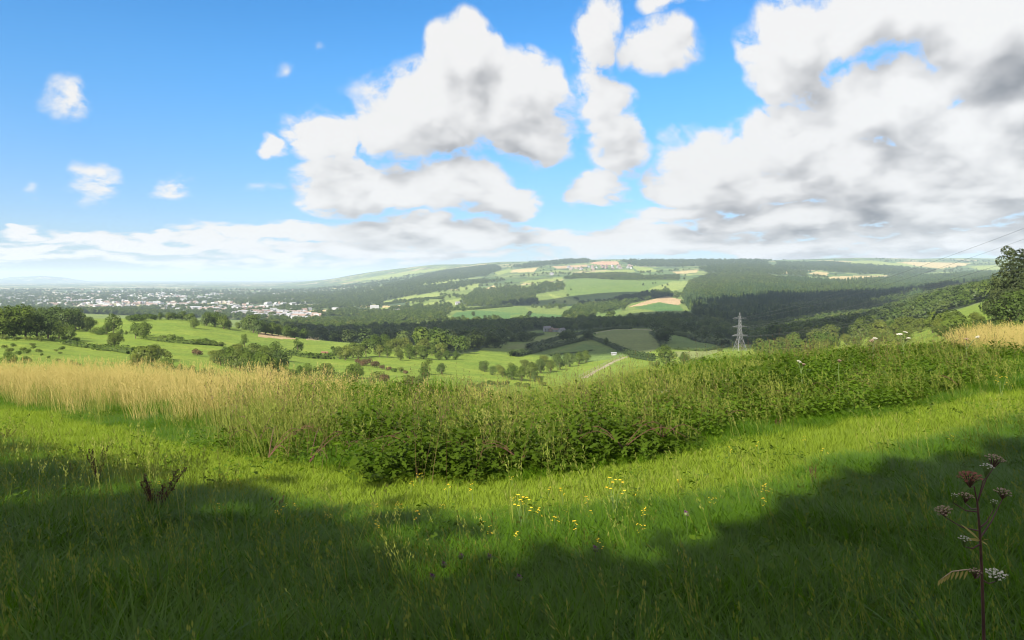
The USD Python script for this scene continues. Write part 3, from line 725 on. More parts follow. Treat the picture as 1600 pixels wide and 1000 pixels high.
grove([(560, 569, 11), (572, 571, 12), (585, 574, 12), (567, 572, 9), (597, 577, 8)], [RU], 'rusty brown bush in front of the sunlit middle grove', 'rusty bushes before the middle grove', 'shrub', 'bush')
grove([(607, 579, 8), (616, 581, 8), (626, 582, 9), (634, 584, 7), (590, 595, 16), (601, 598, 15), (580, 601, 13), (621, 606, 12), (636, 607, 14), (640, 599, 16), (651, 603, 20), (610, 604, 10), (662, 606, 12), (675, 608, 10)], [S, SC, RU], 'low mixed bush on the pasture above the near crest', 'low bushes above the near crest', 'shrub', 'bush')
grove([(757, 581, 18), (752, 579, 15), (770, 586, 16), (785, 589, 20), (800, 593, 24), (815, 595, 26), (830, 589, 24), (845, 583, 26), (860, 581, 24), (875, 578, 22), (890, 573, 24), (905, 569, 24), (916, 566, 19), (800, 581, 16), (820, 577, 18), (835, 596, 20), (843, 599, 14), (780, 583, 18), (870, 570, 20), (885, 566, 18), (850, 572, 20)],
      [B, D, B, BS], 'tree of the long grove beside the sloping green field', 'trees of the long central grove')
grove([(810, 604, 10), (822, 606, 10), (770, 602, 8), (780, 604, 10), (765, 600, 8), (790, 602, 8), (738, 604, 9), (750, 606, 10), (757, 603, 8), (848, 603, 8)], [SC, S], 'small bush at the lower end of the long grove', 'bushes at the foot of the long grove', 'shrub', 'bush')
grove([(1021, 574, 13), (1086, 569, 12), (1099, 566, 10), (1055, 575, 12), (1181, 543, 10), (1195, 547, 13), (1160, 546, 6), (1125, 549, 7)], [S, SC], 'bush on the slope around the pylon', 'bushes on the pylon slope', 'shrub', 'bush')
sc = []
for k in range(60):
    px = rng.uniform(1185, 1545)
    py = 550 - (px - 1185) / 360 * 34 + rng.uniform(-12, 16)
    sc.append((px, py, rng.uniform(17, 31)))
sc.sort()
grove(sc[:30], [SC, BS, B, S, BS], 'leafy bush in the scrub just right of the pylon', 'scrub right of the pylon', 'shrub', 'bush', jit=.2)
grove(sc[30:], [SC, BS, B, S, BS], 'leafy bush in the scrub left of the right edge trees', 'scrub left of the right edge trees', 'shrub', 'bush', jit=.2)
grove([(1345, 531, 34), (1376, 529, 33), (1401, 526, 28), (1416, 530, 24), (1487, 517, 32), (1470, 522, 26)], [BS], 'taller yellow-green tree in the scrub beyond the right brambles', 'taller trees in the right scrub')
for a in [(1579, 503, 120, 'birch', 'leaf_birch', 'tall ragged tree against the sky at the right edge', 1.0), (1604, 500, 112, 'birch', 'leaf_birch', 'second ragged tree cut by the right edge', 1.3), (1628, 505, 130, 'birch', 'leaf_birch', 'ragged tree just outside the right edge', 1.2),
          (1567, 504, 50, 'broad', 'leaf_dark', 'dark low tree at the foot of the ragged right trees', 1.1), (1592, 512, 66, 'broad', 'leaf_dark', 'dark bushy tree before the trunk of the ragged right trees', 1.2), (1556, 500, 40, 'shrub', 'leaf_dark', 'dark shrub left of the ragged right trees', 0.9), (1615, 515, 60, 'broad', 'leaf_dark', 'dark bushy tree at the very right edge', 1.2)]:
    plant_tree(*a[:5], a[5], None, None, 'tree', wide=a[6])
grove([(1500, 527, 22), (1520, 524, 24), (1540, 521, 26), (1558, 517, 28), (1576, 520, 24), (1594, 522, 26), (1480, 529, 18), (1530, 517, 18), (1610, 518, 30)], [SC, ('shrub', 'leaf_dark'), S], 'shrub below the ragged trees at the right edge', 'shrubs below the right edge trees', 'shrub', 'bush')
grove([(28, 555, 9), (42, 553, 9), (36, 549, 8), (60, 551, 7), (97, 547, 8), (15, 551, 9), (7, 545, 8), (40, 566, 10), (92, 565, 6), (111, 567, 5), (117, 571, 6), (124, 572, 5), (94, 553, 4), (87, 549, 4), (16, 567, 14), (52, 545, 6), (65, 556, 5), (76, 560, 5), (21, 542, 7), (175, 569, 4), (50, 541, 6), (12, 558, 10)],
      [SC, S], 'small scrub bush dotted on the left pasture', 'scrub bushes on the left pasture', 'shrub', 'bush')
grove([(1005, 446, 4), (1020, 444, 3.5), (1040, 452, 6), (1035, 448, 4), (1043, 446, 4), (1080, 451, 4), (1090, 450, 6), (978, 462, 4), (892, 454, 4), (1024, 443, 3)], [D], 'small dark tree dotted over the far green hill field', 'trees dotted over the far hill field')

# ---- woods too far off to count: one scatter each
def wood_protos(kind, leaf, n, size, k=3):
    out = []
    for v in range(k):
        out.append((crown(kind, n, size, np.random.default_rng(90 + v)), leaf, False))
    return out


FARB = wood_protos('broad', 'leaf_wood', 420, .058) + wood_protos('broad', 'leaf_dark', 420, .058, 2)
FARL = wood_protos('broad', 'leaf_oak', 420, .058) + wood_protos('broad', 'leaf_wood', 420, .058, 2) + wood_protos('broad', 'leaf_scrub', 420, .058, 1)
FARC = wood_protos('conifer', 'leaf_conifer', 260, .052, 3) + wood_protos('conifer', 'leaf_dark', 260, .052, 1) + wood_protos('broad', 'leaf_wood', 420, .05, 1)


def fill_poly(p, spacing, r):
    lo, hi = p[:, :2].min(0), p[:, :2].max(0)
    g = np.stack(np.meshgrid(np.arange(lo[0], hi[0], spacing), np.arange(lo[1], hi[1], spacing)), -1).reshape(-1, 2)
    g += r.uniform(-.45, .45, g.shape) * spacing
    return g[inside(p, g[:, 0], g[:, 1])]


def wood(name, keys, protos, h, spacing, label):
    r = np.random.default_rng(sum(map(ord, name + keys[0])))
    xy = np.vstack([fill_poly(WOODS[k], spacing, r) for k in keys])
    if len(xy) > 9000:
        xy = xy[r.permutation(len(xy))[:9000]]
    z = ground(xy[:, 0], xy[:, 1])
    s = r.uniform(h * .7, h * 1.2, len(xy)) * (0.85 + .4 * fbm2(xy[:, 0], xy[:, 1], 1 / 70, 2, 8))
    scl = np.stack([s * 1.15, s * 1.15, s], -1)
    kk = (fbm2(xy[:, 0], xy[:, 1], 1 / 120, 2, 12) * 1.6 - .3 + r.uniform(-.25, .25, len(xy)))
    idx = np.clip((kk * len(protos)).astype(int), 0, len(protos) - 1)
    scatter(name, protos, np.c_[xy, z - .04 * s], idx, r.uniform(0, 6.28, len(xy)), scl, label, 'wood')


wood('wood', ['valley_left', 'hedge_wood'], FARL, 11, 15, 'dark belt of trees along the valley below the town houses')
wood('wood', ['valley_mid'], FARL, 12, 12.5, 'shaded wood in the valley bottom behind the sunlit grove')
wood('wood', ['slope_low', 'slope_copse', 'slope_strip'], FARL, 13, 21, 'loose copses among the fields on the opposite slope')
wood('wood', ['brow_strip', 'stream_wood'], FARL, 13, 16, 'dark strips of wood round the big field on the opposite hill')
wood('wood', ['valley_belt'], FARL, 10, 14, 'belt of trees along the lane in the valley bottom')
wood('wood', ['forest_brow'], FARL, 17, 15, 'sunlit broadleaf forest on the brow of the right hill')
wood('conifer_wood', ['forest_pines'], FARC, 22, 12, 'dark conifer forest across the right valley')
wood('wood', ['forest_low'], FARL, 14, 11.5, 'mixed green wood filling the lower right valley')
wood('wood', ['ridge_wood', 'ridge_end', 'crest_wood', 'crest_wood_right'], FARB, 18, 30, 'far dark woods along the crest of the plateau')
wood('wood', ['plain_wood', 'scarp_foot', 'scarp_wood'], FARB, 16, 26, 'dark woods on the plain at the foot of the escarpment')

# loose trees and hedgerow trees of the plain, the slope and the far hills
def loose(name, n, pxs, ds, protos, h, label, seed, gate=.5, dens=1 / 260.):
    r = np.random.default_rng(seed)
    px = r.uniform(*pxs, n * 3)
    d = np.exp(r.uniform(math.log(ds[0]), math.log(ds[1]), n * 3))
    x = (px - CX) / F * d
    ok = fbm2(x, d, dens, 3, seed) + r.uniform(-.05, .05, n * 3) > gate
    for w in WOODS.values():
        ok &= ~inside(w, x, d)
    for _, p in FIELDS:
        ok &= ~inside(p, x, d)
    x, d = x[ok][:n], d[ok][:n]
    s = r.uniform(h * .6, h * 1.25, len(x))
    scatter(name, protos, np.c_[x, d, ground(x, d) - .05 * s], r.integers(0, len(protos), len(x)), r.uniform(0, 6.28, len(x)), np.stack([s * 1.3, s * 1.3, s], -1), label, 'trees')


loose('distant_trees', 8000, (-120, 640), (1500, 6500), FARB, 14, 'trees scattered between the houses and fields of the plain', 31, .43)
loose('distant_trees', 3600, (560, 1560), (1000, 6800), FARL, 13, 'hedgerow trees scattered between the fields of the opposite hills', 32, .57, 1 / 140.)
loose('distant_trees', 500, (380, 1150), (560, 1500), FARB, 12, 'hedgerow trees in the near valley fields', 33, .56, 1 / 80.)

# ---- hedges: leaf sprays round a dense core, one thing each
def hedge(pts, hp, leaf, label, group=None):
    P = [at(*p) for p in pts]
    r = np.random.default_rng(int(sum(p[0] + p[1] for p in P)) % 99991)
    seg = []
    for a, b in zip(P[:-1], P[1:]):
        n = max(2, int(np.hypot(*(b - a)[:2]) / 2.0))
        t = np.linspace(0, 1, n, endpoint=False)[:, None]
        seg.append(a[:2] + (b - a)[:2] * t)
    q = np.vstack(seg + [P[-1][None, :2]])
    h = hp / F * P[0][1]
    hh = h * (.65 + .8 * fbm2(q[:, 0], q[:, 1], 1 / 9., 3, 3))
    m = int(max(26, min(60, 26 * h / 2)))
    k = np.repeat(np.arange(len(q)), m)
    a = r.uniform(0, math.pi, len(k))
    wob = r.normal(0, .9, (len(k), 2))
    w = hh[k] * .55 + .4
    c = np.stack([q[k, 0] + wob[:, 0] + 0 * a, q[k, 1] + wob[:, 1], np.zeros(len(k))], 1)
    tang = np.gradient(q, axis=0)
    nrm = unit(np.stack([-tang[:, 1], tang[:, 0]], 1))[k]
    c[:, :2] += nrm * (np.cos(a) * w)[:, None]
    c[:, 2] = ground(c[:, 0], c[:, 1]) + np.sin(a) ** .7 * hh[k] * r.uniform(.75, 1.1, len(k))
    out = unit(np.c_[nrm * np.cos(a)[:, None], np.sin(a) + .1])
    v, f, n = cards(c, out, max(.3, .26 * h), r)
    x = UsdGeom.Xform.Define(stage, path_for('hedge'))
    tag(x, label, 'hedge', group)
    part('foliage', (v, f, n), leaf, x)
    g = tube(np.c_[q, ground(q[:, 0], q[:, 1]) + hh * .3], hh * .34 + .1, 6)
    part('stems', g, 'leaf_dark', x)


for pts, hp, leaf, label in [
    ([(100, 538), (130, 543), (165, 546), (208, 551)], 8, 'leaf_oak', 'hedge with trees across the left pasture'), ([(236, 574), (270, 580), (300, 585), (345, 593), (358, 597)], 7, 'leaf_oak', 'low dark hedge running down from the left bush clump'),
    ([(224, 530), (262, 535), (300, 538), (348, 541)], 6, 'leaf_oak', 'low hedge along the foot of the grassy knoll'), ([(452, 554), (480, 559), (518, 561)], 8, 'leaf_oak', 'hedge between big thicket and sunlit grove'),
    ([(798, 534), (822, 528), (848, 523)], 4, 'leaf_dark', 'leftmost dark hedge of the three in the central fields'), ([(826, 544), (870, 531), (913, 521)], 6, 'leaf_dark', 'long dark hedge between the two olive central fields'),
    ([(803, 557), (850, 546), (880, 539), (911, 532)], 8, 'leaf_dark', 'thick dark hedge nearest the long grove'), ([(922, 528), (955, 541), (985, 554), (1021, 561)], 3.5, 'leaf_dark', 'thin hedge along the lower edge of the big olive field'),
    ([(908, 522), (960, 514), (985, 514)], 4, 'leaf_dark', 'hedge along the top edge of the big olive field'), ([(1018, 520), (1027, 528), (1037, 539), (1038, 546)], 3, 'leaf_dark', 'hedge down the right side of the big olive field'),
    ([(1055, 546), (1100, 549), (1131, 543), (1148, 539)], 3.5, 'leaf_dark', 'curved hedge below the deep green field left of the pylon'), ([(1034, 521), (1080, 529), (1134, 541)], 6, 'leaf_dark', 'dark bank above the deep green field left of the pylon'),
    ([(984, 557), (1000, 561), (1022, 564)], 4, 'leaf_dark', 'short hedge at the top of the track'), ([(860, 556), (880, 553), (925, 548)], 2, 'leaf_dark', 'thin hedge crossing behind the long grove'),
    ([(822, 500), (860, 502), (900, 498)], 4, 'leaf_dark', 'far hedge above the valley bottom belt'), ([(800, 500), (822, 497), (828, 489)], 3, 'leaf_dark', 'far hedge corner at the deep green field'),
    ([(700, 485), (740, 484), (800, 479)], 3, 'leaf_dark', 'far hedge along the top of the deep green field'), ([(985, 465), (1010, 468), (1042, 462)], 3, 'leaf_dark', 'far hedge along the top of the tan field'),
    ([(460, 492), (500, 492), (545, 488)], 4, 'leaf_wood', 'hedge under the straw field beyond the knoll'), ([(600, 476), (650, 469), (690, 467)], 3, 'leaf_wood', 'far hedge between the pale slope fields'),
    ([(200, 553), (190, 551), (178, 549), (150, 547)], 6, 'leaf_oak', 'short bushy end of the left pasture hedge'), ([(935, 435), (1000, 438), (1060, 438)], 2, 'leaf_dark', 'hedge at the top of the big far hill field'),
]:
    hedge(pts, hp, leaf, label)

# ---------------------------------------------------------------- houses, pylon, cables, farm, fence, cattle
def house_class(key, w, d, h, rh, wall, roof, win=True, chim=True):
    p = class_prim(key)
    b = trimesh.creation.box([w, d, h]); b.apply_translation([0, 0, h / 2])
    gable = trimesh.Trimesh([[-w / 2, -d / 2, h], [-w / 2, d / 2, h], [-w / 2, 0, h + rh * .97], [w / 2, -d / 2, h], [w / 2, d / 2, h], [w / 2, 0, h + rh * .97]], [[0, 2, 1], [3, 4, 5]], process=False)
    part('wall', trimesh.util.concatenate([b, gable]), wall, p)
    e, t = .4, .18
    sl = []
    for s in (-1, 1):
        v = [[-w / 2 - e, s * (d / 2 + e), h - rh * e / (d / 2)], [w / 2 + e, s * (d / 2 + e), h - rh * e / (d / 2)], [w / 2 + e, 0, h + rh], [-w / 2 - e, 0, h + rh]]
        v = np.array(v + [[a, b_, c + t] for a, b_, c in v])
        q = np.array([[0, 1, 2, 3], [7, 6, 5, 4], [0, 4, 5, 1], [1, 5, 6, 2], [2, 6, 7, 3], [3, 7, 4, 0]])
        if s > 0:
            q = q[:, ::-1]
        sl.append(trimesh.Trimesh(v, np.vstack([q[:, [0, 1, 2]], q[:, [0, 2, 3]]]), process=False))
    rf = part('roof', trimesh.util.concatenate(sl), roof, p)
    if chim:
        c = trimesh.creation.box([.7, .7, 1.6]); c.apply_translation([w * .3, 0, h + rh + .4])
        part('chimney', c, 'house_brick', p)
    if win:
        for k, x in enumerate(np.linspace(-w / 2 + 1.6, w / 2 - 1.6, max(2, int(w / 3)))):
            for z in ([1.4, 4.0] if h > 4.5 else [1.4]):
                for s in (-1, 1):
                    wd = trimesh.creation.box([1.2, .12, 1.3]); wd.apply_translation([x, s * (d / 2 + .02), z])
                    part('window', wd, 'window_dark', p)
    return p.GetPath()


HOUSES = [house_class('white_house', 11, 8, 5.4, 3, 'house_white', 'roof_slate'), house_class('cream_house', 12, 8, 5.2, 3, 'house_cream', 'roof_tile'), house_class('brick_house', 14, 8, 5.4, 3.2, 'house_brick', 'roof_tile'),
          house_class('pale_block', 20, 11, 8.5, 1.2, 'house_white', 'roof_pale', True, False), house_class('pale_shed', 46, 24, 7, 2.2, 'roof_pale', 'roof_pale', False, False), house_class('long_terrace', 26, 9, 6, 3, 'house_white', 'roof_tile')]


def town(n, spec, label, group, name='town_house', seed=1, kinds=(0, 0, 1, 2, 3, 5), size=1.0):
    r = np.random.default_rng(seed)
    tot = sum(s[4] for s in spec)
    for cx, cy, sx, sy, w in spec:
        for _ in range(int(round(n * w / tot))):
            px, py = r.normal(cx, sx), np.clip(r.normal(cy, sy), 444, 520)
            d = F * 104 / (py - HOR)
            x = (px - CX) / F * d
            z = float(ground(x, d))
            copy_of(HOUSES[kinds[int(r.integers(0, len(kinds)))]], name, label, 'house', (x, d, z - .4), r.choice([0, 1.57, .5, -.4]) + r.normal(0, .2), size * r.uniform(.85, 1.25), group)


town(105, [(150, 474, 50, 4.5, 2), (110, 470, 50, 2.5, 1.2), (205, 476, 30, 4, 1)], 'pale house in the dense town beyond the left edge wood', 'houses of the town beyond the left wood', seed=3, size=.95)
town(95, [(250, 479, 24, 3.5, 1), (318, 488, 20, 2.5, 1.2), (300, 470, 50, 4, .8)], 'pale house in the scattered suburb behind the grassy knoll', 'houses of the suburb behind the knoll', seed=4, size=.95)
town(90, [(405, 492, 26, 4, 1.4), (430, 500, 22, 3, 1.2), (445, 498, 20, 3, .5)], 'house in the village on the plain right of the grassy knoll', 'houses of the village right of the knoll', seed=5, size=1.15)
town(14, [(100, 470, 60, 3, 1), (270, 461, 60, 3, 1)], 'large pale shed roof on the plain beyond the town', 'large sheds on the plain', name='industrial_shed', seed=6, kinds=(4,), size=.8)


def town_rest():
    r = np.random.default_rng(77)
    n = 900
    c = np.array([(150, 471, 80, 5), (300, 468, 70, 6), (60, 466, 60, 4), (400, 480, 60, 9), (330, 486, 40, 4), (440, 500, 25, 4), (240, 458, 120, 4)])[r.integers(0, 7, n)]
    px, py = r.normal(c[:, 0], c[:, 2]), np.clip(r.normal(c[:, 1], c[:, 3]), 447, 515)
    d = F * 104 / (py - HOR)
    x = (px - CX) / F * d
    protos = []
    for w, dd, h, rh, m in ((11, 8, 5.4, 3, 'house_white'), (12, 8, 5, 3, 'house_cream'), (22, 11, 8, 1.5, 'roof_pale'), (14, 8, 5, 3, 'house_brick')):
        b = trimesh.creation.box([w, dd, h]); b.apply_translation([0, 0, h / 2])
        g = trimesh.Trimesh([[-w / 2, -dd / 2, h], [w / 2, -dd / 2, h], [w / 2, 0, h + rh], [-w / 2, 0, h + rh], [-w / 2, dd / 2, h], [w / 2, dd / 2, h]], [[0, 1, 2], [0, 2, 3], [3, 2, 5], [3, 5, 4], [0, 3, 4], [1, 5, 2]], process=False)
        protos.append((trimesh.util.concatenate([b, g]), m, False))
    scatter('distant_houses', protos, np.c_[x, d, ground(x, d) - .3], r.integers(0, 4, n), r.uniform(0, 6.28, n), r.uniform(.8, 1.3, n), 'countless small pale houses of the town spread over the plain', 'houses')


town_rest()
for k, (px, py, kd, s, rz, lab) in enumerate([(855, 518, 0, .9, .3, 'white gabled farmhouse, left of the farm group in the central valley'), (862, 518.5, 2, .7, 1.2, 'red brick barn in the middle of the farm group in the central valley'), (872, 518.5, 5, .55, .1, 'long low farm building right in the central valley group'), (878, 519, 0, .7, .6, 'small white house at the right end of the central valley farm'),
                                              (672, 517, 5, 1.0, .1, 'long white and red-roofed building in the dark valley wood'), (661, 516, 0, .9, .4, 'small white house left of the long building in the valley wood'), (620, 490, 0, 1.5, .2, 'white house between the fields below the far copse'), (507, 503, 0, .9, .3, 'white house among trees right of the village'), (517, 497, 3, .4, .1, 'flat pale building beside the straw field'),
                                              (571, 524, 3, .5, .0, 'low grey-roofed building behind the sunlit grove'), (715, 476, 0, 1.2, .5, 'tiny white house on the opposite slope'), (862, 430, 0, 1.8, .2, 'white house alone among the upper slope trees'), (1382, 436, 0, 1.4, .2, 'white farmhouse by the straw fields of the far right plateau'), (1388, 434.5, 2, 1.4, 1.0, 'brick barn by the straw fields of the far right plateau')]):
    p = at(px, py)
    copy_of(HOUSES[kd], 'house', lab, 'house', p - [0, 0, .3], rz, s)
r = np.random.default_rng(12)
for k in range(34):
    px = r.uniform(880, 992); py = 421 - (px - 880) / 110 * 3 + r.normal(0, 1.6)
    p = at(px, py)
    copy_of(HOUSES[int(r.integers(0, 3))], 'village_house', 'tiny pale house of the village on the far hilltop', 'house', p, r.uniform(0, 3), 1.5, 'houses of the hilltop village')
# white field shed by the track
p = at(959, 555)
sh = house_class('field_shed_kind', 2.8, 1.8, 1.4, .4, 'house_white', 'roof_pale', False, False)
copy_of(sh, 'field_shed', 'small white shed alone in the green field left of the track', 'shed', p, .1)


def bar(a, b, w):
    a, b = np.asarray(a, float), np.asarray(b, float)
    return tube([a, b], w / 2 * 1.2, 4)


def pylon_class(H=24.0):
    p = class_prim('pylon_kind')
    def half(z):
        return np.interp(z, [0, .38 * H, H * .9, H], [3.1, 1.0, .42, .05])
    legs = []
    for sx in (-1, 1):
        for sy in (-1, 1):
            zs = [0, .18 * H, .36 * H, .6 * H, .9 * H, H]
            part('leg', tube([[sx * half(z), sy * half(z), z] for z in zs], .10, 4), 'galvanised_steel', p)
    zs = [0, .12, .24, .36, .45, .54, .63, .72, .81, .9]
    for i in range(len(zs) - 1):
        a, b = zs[i] * H, zs[i + 1] * H
        ha, hb = half(a), half(b)
        m = []
        for s in (-1, 1):
            m += [bar([-ha, s * ha, a], [hb, s * hb, b], .08), bar([ha, s * ha, a], [-hb, s * hb, b], .08), bar([s * ha, -ha, a], [s * hb, hb, b], .08), bar([s * ha, ha, a], [s * hb, -hb, b], .08)]
            m += [bar([-hb, s * hb, b], [hb, s * hb, b], .07), bar([s * hb, -hb, b], [s * hb, hb, b], .07)]
        part('lattice_bracing', trimesh.util.concatenate(m), 'galvanised_steel', p)
    for z, L in ((.40, 5.4), (.62, 5.1), (.84, 4.9)):
        for s in (-1, 1):
            hz_ = half(z * H)
            t = [s * L, 0, z * H + .1]
            m = [bar([s * hz_, y, z * H], t, .16) for y in (-hz_, hz_)] + [bar([s * hz_, y, z * H + 1.1], t, .12) for y in (-hz_, hz_)]
            m += [bar([s * (hz_ + (L - hz_) * .5), 0, z * H + .02], [s * hz_, 0, z * H + 1.0], .1)]
            part('cross_arm', trimesh.util.concatenate(m), 'galvanised_steel', p)
            part('insulator', tube([[s * L, 0, z * H], [s * L, 0, z * H - .5], [s * L, 0, z * H - 1.0]], [.1, .16, .1], 6), 'window_dark', p)
    return p.GetPath()


PY = pylon_class()
pb = at(1156, 548)
PYH = 61 / F * pb[1]
copy_of(PY, 'pylon', 'grey steel lattice pylon with three pairs of cross arms', 'pylon', pb - [0, 0, .3], 0.25, PYH / 24.0)
pe = np.array([170.0, 165.0, 0]); pe[2] = float(ground(*pe[:2]))
copy_of(PY, 'pylon', 'second lattice pylon outside the right edge carrying the cables', 'pylon', pe - [0, 0, .3], 0.6, 1.9)
for z, L in ((.40, 5.4), (.62, 5.1), (.84, 4.9)):
    for s in (-1, 1):
        k = PYH / 24
        a = pb + np.array([s * L * k * math.cos(.25), s * L * k * math.sin(.25), (z * 24 - 1) * k])
        b = pe + np.array([s * L * 1.9 * math.cos(.6), s * L * 1.9 * math.sin(.6), (z * 24 - 1) * 1.9])
        t = np.linspace(0, 1, 40)[:, None]
        pts = a + (b - a) * t - np.array([0, 0, 1]) * (4 * t * (1 - t)) * 5.0
        c = usdkit.mesh(stage, path_for('power_cable'), tube(pts, .035, 4), MATS['cable'])
        tag(c, f'{ {.40: "lower", .62: "middle", .84: "upper"}[z]} {"left" if s < 0 else "right"} power cable climbing from the pylon to the right edge', 'cable')
# fence along the track
fx = UsdGeom.Xform.Define(stage, path_for('fence'))
tag(fx, 'post and wire fence along the left side of the farm track', 'fence')
line = np.array([at(905, 590), at(925, 580), at(945, 570), at(960, 563), at(973, 557)])
s = np.concatenate([[0], np.cumsum(np.hypot(*np.diff(line[:, :2], axis=0).T))])
q = np.linspace(0, s[-1], 26)
fp = np.stack([np.interp(q, s, line[:, 0]), np.interp(q, s, line[:, 1])], 1)
fz = ground(fp[:, 0], fp[:, 1])
for (x, y), z in zip(fp, fz):
    part('post', tube([[x, y, z - .2], [x, y, z + 1.3]], .11, 5), 'post_wood', fx)
for h in (.5, .9, 1.2):
    part('wire', tube(np.c_[fp, fz + h], .015, 3), 'galvanised_steel', fx)
# masts on the skyline
for px, hp in ((1013.5, 8), (1016, 7), (1020.5, 8), (824, 9)):
    p = at(px, 408.5)
    h = hp / F * p[1]
    m = tube([[0, 0, -2], [0, 0, h * .6], [0, 0, h]], [1.0, .7, .3], 5)
    g = thing('radio_mast', f'thin mast on the skyline {"left of the pale hilltop fields" if px < 900 else ("left" if px < 1015 else "middle" if px < 1018 else "right") + " of the three above the far hill"}', 'mast', p)
    part('pole', m, 'galvanised_steel', g)
    part('aerial', trimesh.util.concatenate([bar([-1.6, 0, h * .8], [1.6, 0, h * .8], .4), bar([-1.2, 0, h * .65], [1.2, 0, h * .65], .4)]), 'galvanised_steel', g)


# cattle: a trunk deep at the chest, jointed legs, head on a lowered neck
def cow_mesh():
    import manifold3d as m3
    J = {'rump': (-.75, 0, 1.22, .30), 'belly': (-.1, 0, 1.0, .42), 'chest': (.6, 0, 1.0, .38), 'withers': (.55, 0, 1.3, .2), 'neck': (1.0, 0, 1.15, .2), 'poll': (1.3, 0, 1.0, .14), 'muzzle': (1.5, 0, .72, .09)}
    bones = [('rump', 'belly'), ('belly', 'chest'), ('chest', 'withers'), ('rump', 'withers'), ('chest', 'neck'), ('withers', 'neck'), ('neck', 'poll'), ('poll', 'muzzle')]
    for s in (-1, 1):
        n = str(s)
        J |= {'hip' + n: (-.7, s * .2, 1.05, .2), 'stifle' + n: (-.55, s * .24, .75, .12), 'hock' + n: (-.85, s * .22, .48, .07), 'hfet' + n: (-.8, s * .22, .05, .06), 'sho' + n: (.6, s * .22, .9, .16), 'knee' + n: (.62, s * .22, .45, .075), 'ffet' + n: (.6, s * .22, .05, .06), 'ear' + n: (1.2, s * .3, 1.02, .04)}
        bones += [('hip' + n, 'stifle' + n), ('stifle' + n, 'hock' + n), ('hock' + n, 'hfet' + n), ('sho' + n, 'knee' + n), ('knee' + n, 'ffet' + n), ('chest', 'sho' + n), ('rump', 'hip' + n), ('poll', 'ear' + n)]
    J['tail0'], J['tail1'] = (-1.03, 0, 1.25, .05), (-1.1, 0, .55, .04)
    bones.append(('tail0', 'tail1')); bones.append(('rump', 'tail0'))
    out = m3.Manifold()
    for a, b in bones:
        sp = []
        for k in (a, b):
            x, y, z, rr = J[k]
            sp.append(m3.Manifold.sphere(rr, 10).translate((x, y, z)))
        out = out + m3.Manifold.batch_hull(sp)
    return out


mat_plain('hide_white', (0.62, 0.58, 0.52), 0.8, vary=.2)
mat_plain('hide_brown', (0.20, 0.10, 0.06), 0.8, vary=.2)
cm = cow_mesh()
for px, py, hd, mtl, lab in [(496, 598.5, .4, 'hide_brown', 'brown cow standing left of the white one below the near tree row'), (506, 598, 2.6, 'hide_white', 'white cow standing in a gap of the near tree row'), (505, 554, 0.2, 'hide_brown', 'left of the dark cattle beside the far hedge in the upper pasture'), (510, 554.2, 2.9, 'hide_brown', 'right of the dark cattle beside the far hedge in the upper pasture')]:
    p = at(px, py)
    x = thing('cow', lab, 'cow', p, hd)
    part('body', cm, mtl, x, 40)

# ---------------------------------------------------------------- shade: the edge of the wood behind the viewer, and clouds overhead
EDGE = [(-400, 640), (-150, 672), (0, 694), (60, 702), (130, 722), (200, 736), (300, 771), (360, 786), (440, 808), (520, 818), (600, 836), (650, 842), (700, 866), (800, 884), (900, 888), (1000, 880), (1070, 858), (1110, 850), (1180, 832), (1240, 785), (1300, 752), (1380, 730), (1450, 712), (1530, 694), (1600, 680), (1800, 655), (2000, 640)]
DIRH = SUN[:2] / np.hypot(*SUN[:2])


def shade_trees():
    E = np.array([near(px, py + 44 + 34 * math.exp(-((px - 820) / 260) ** 2)) for px, py in EDGE])
    side = np.array([DIRH[1], -DIRH[0]])               # across the light
    u, v = E[:, :2] @ side, E[:, :2] @ DIRH
    o = np.argsort(u)
    r = np.random.default_rng(5)
    n = 15
    us = np.linspace(u.min() - 1, u.max() + 1, n)
    for k, uc in enumerate(us):
        vc = 9.0 + r.uniform(-.6, .6) + np.interp(uc, u[o], v[o]).clip(-9, 0) * .35
        base = side * uc + DIRH * vc
        bz = float(ground(*base))
        top = lambda q: np.interp(q, u[o], E[o, 2]) + (vc - np.interp(q, u[o], v[o])) * math.tan(SUN_EL)
        H = float(top(uc)) - bz
        wd = (us[1] - us[0]) * .8
        m = 4200
        uu = r.uniform(-wd, wd, m)
        T = np.array([top(uc + q) for q in uu]) - bz
        ragged = .55 * (fbm2(uu + uc, 0 * uu + 3, 1.1, 3, 6) - .5)
        z = 4.6 + (T + ragged - 4.6) * r.uniform(0, 1, m) ** .75
        hole = fbm2(uu + uc, z * 1.2, .8, 2, 14) < .555
        uu, z = uu[hole], z[hole]
        vv = r.normal(0, .55, len(z))
        c = np.c_[uu[:, None] * side[None] + vv[:, None] * DIRH[None], z]
        out = unit(np.c_[vv[:, None] * DIRH[None], .4 * np.ones(len(z))])
        x = thing('shade_tree', ('tree of the wood edge behind the viewer whose shadow falls across the meadow'), 'tree', (*base, bz), 0, None, 'trees behind the viewer')
        part('crown', cards(c, out, .17, r), 'leaf_oak', x)
        lean = tube([[0, 0, -.2], [.05, 0, H * .3], [-.05, .04, H * .6], [0, 0, H * .85]], [.22, .17, .12, .04], 7)
        part('trunk', lean, 'bark', x, True)


def cloud(cx, cy, cz, rx, ry, rz, seed, label):
    m = trimesh.creation.icosphere(5, 1.0)
    d = m.vertices.copy()
    s = 1 + 0.9 * (meshkit.fbm(d * 1.9 + seed * 7.1, 4, seed) - .5)
    v = d * s[:, None] * np.array([rx, ry, rz])
    v[:, 2] = np.where(v[:, 2] < 0, v[:, 2] * .45, v[:, 2])
    x = thing('cloud', label, 'cloud', (cx, cy, cz))
    part('vapour', trimesh.Trimesh(v, m.faces, process=False), 'cloud_white', x, True)


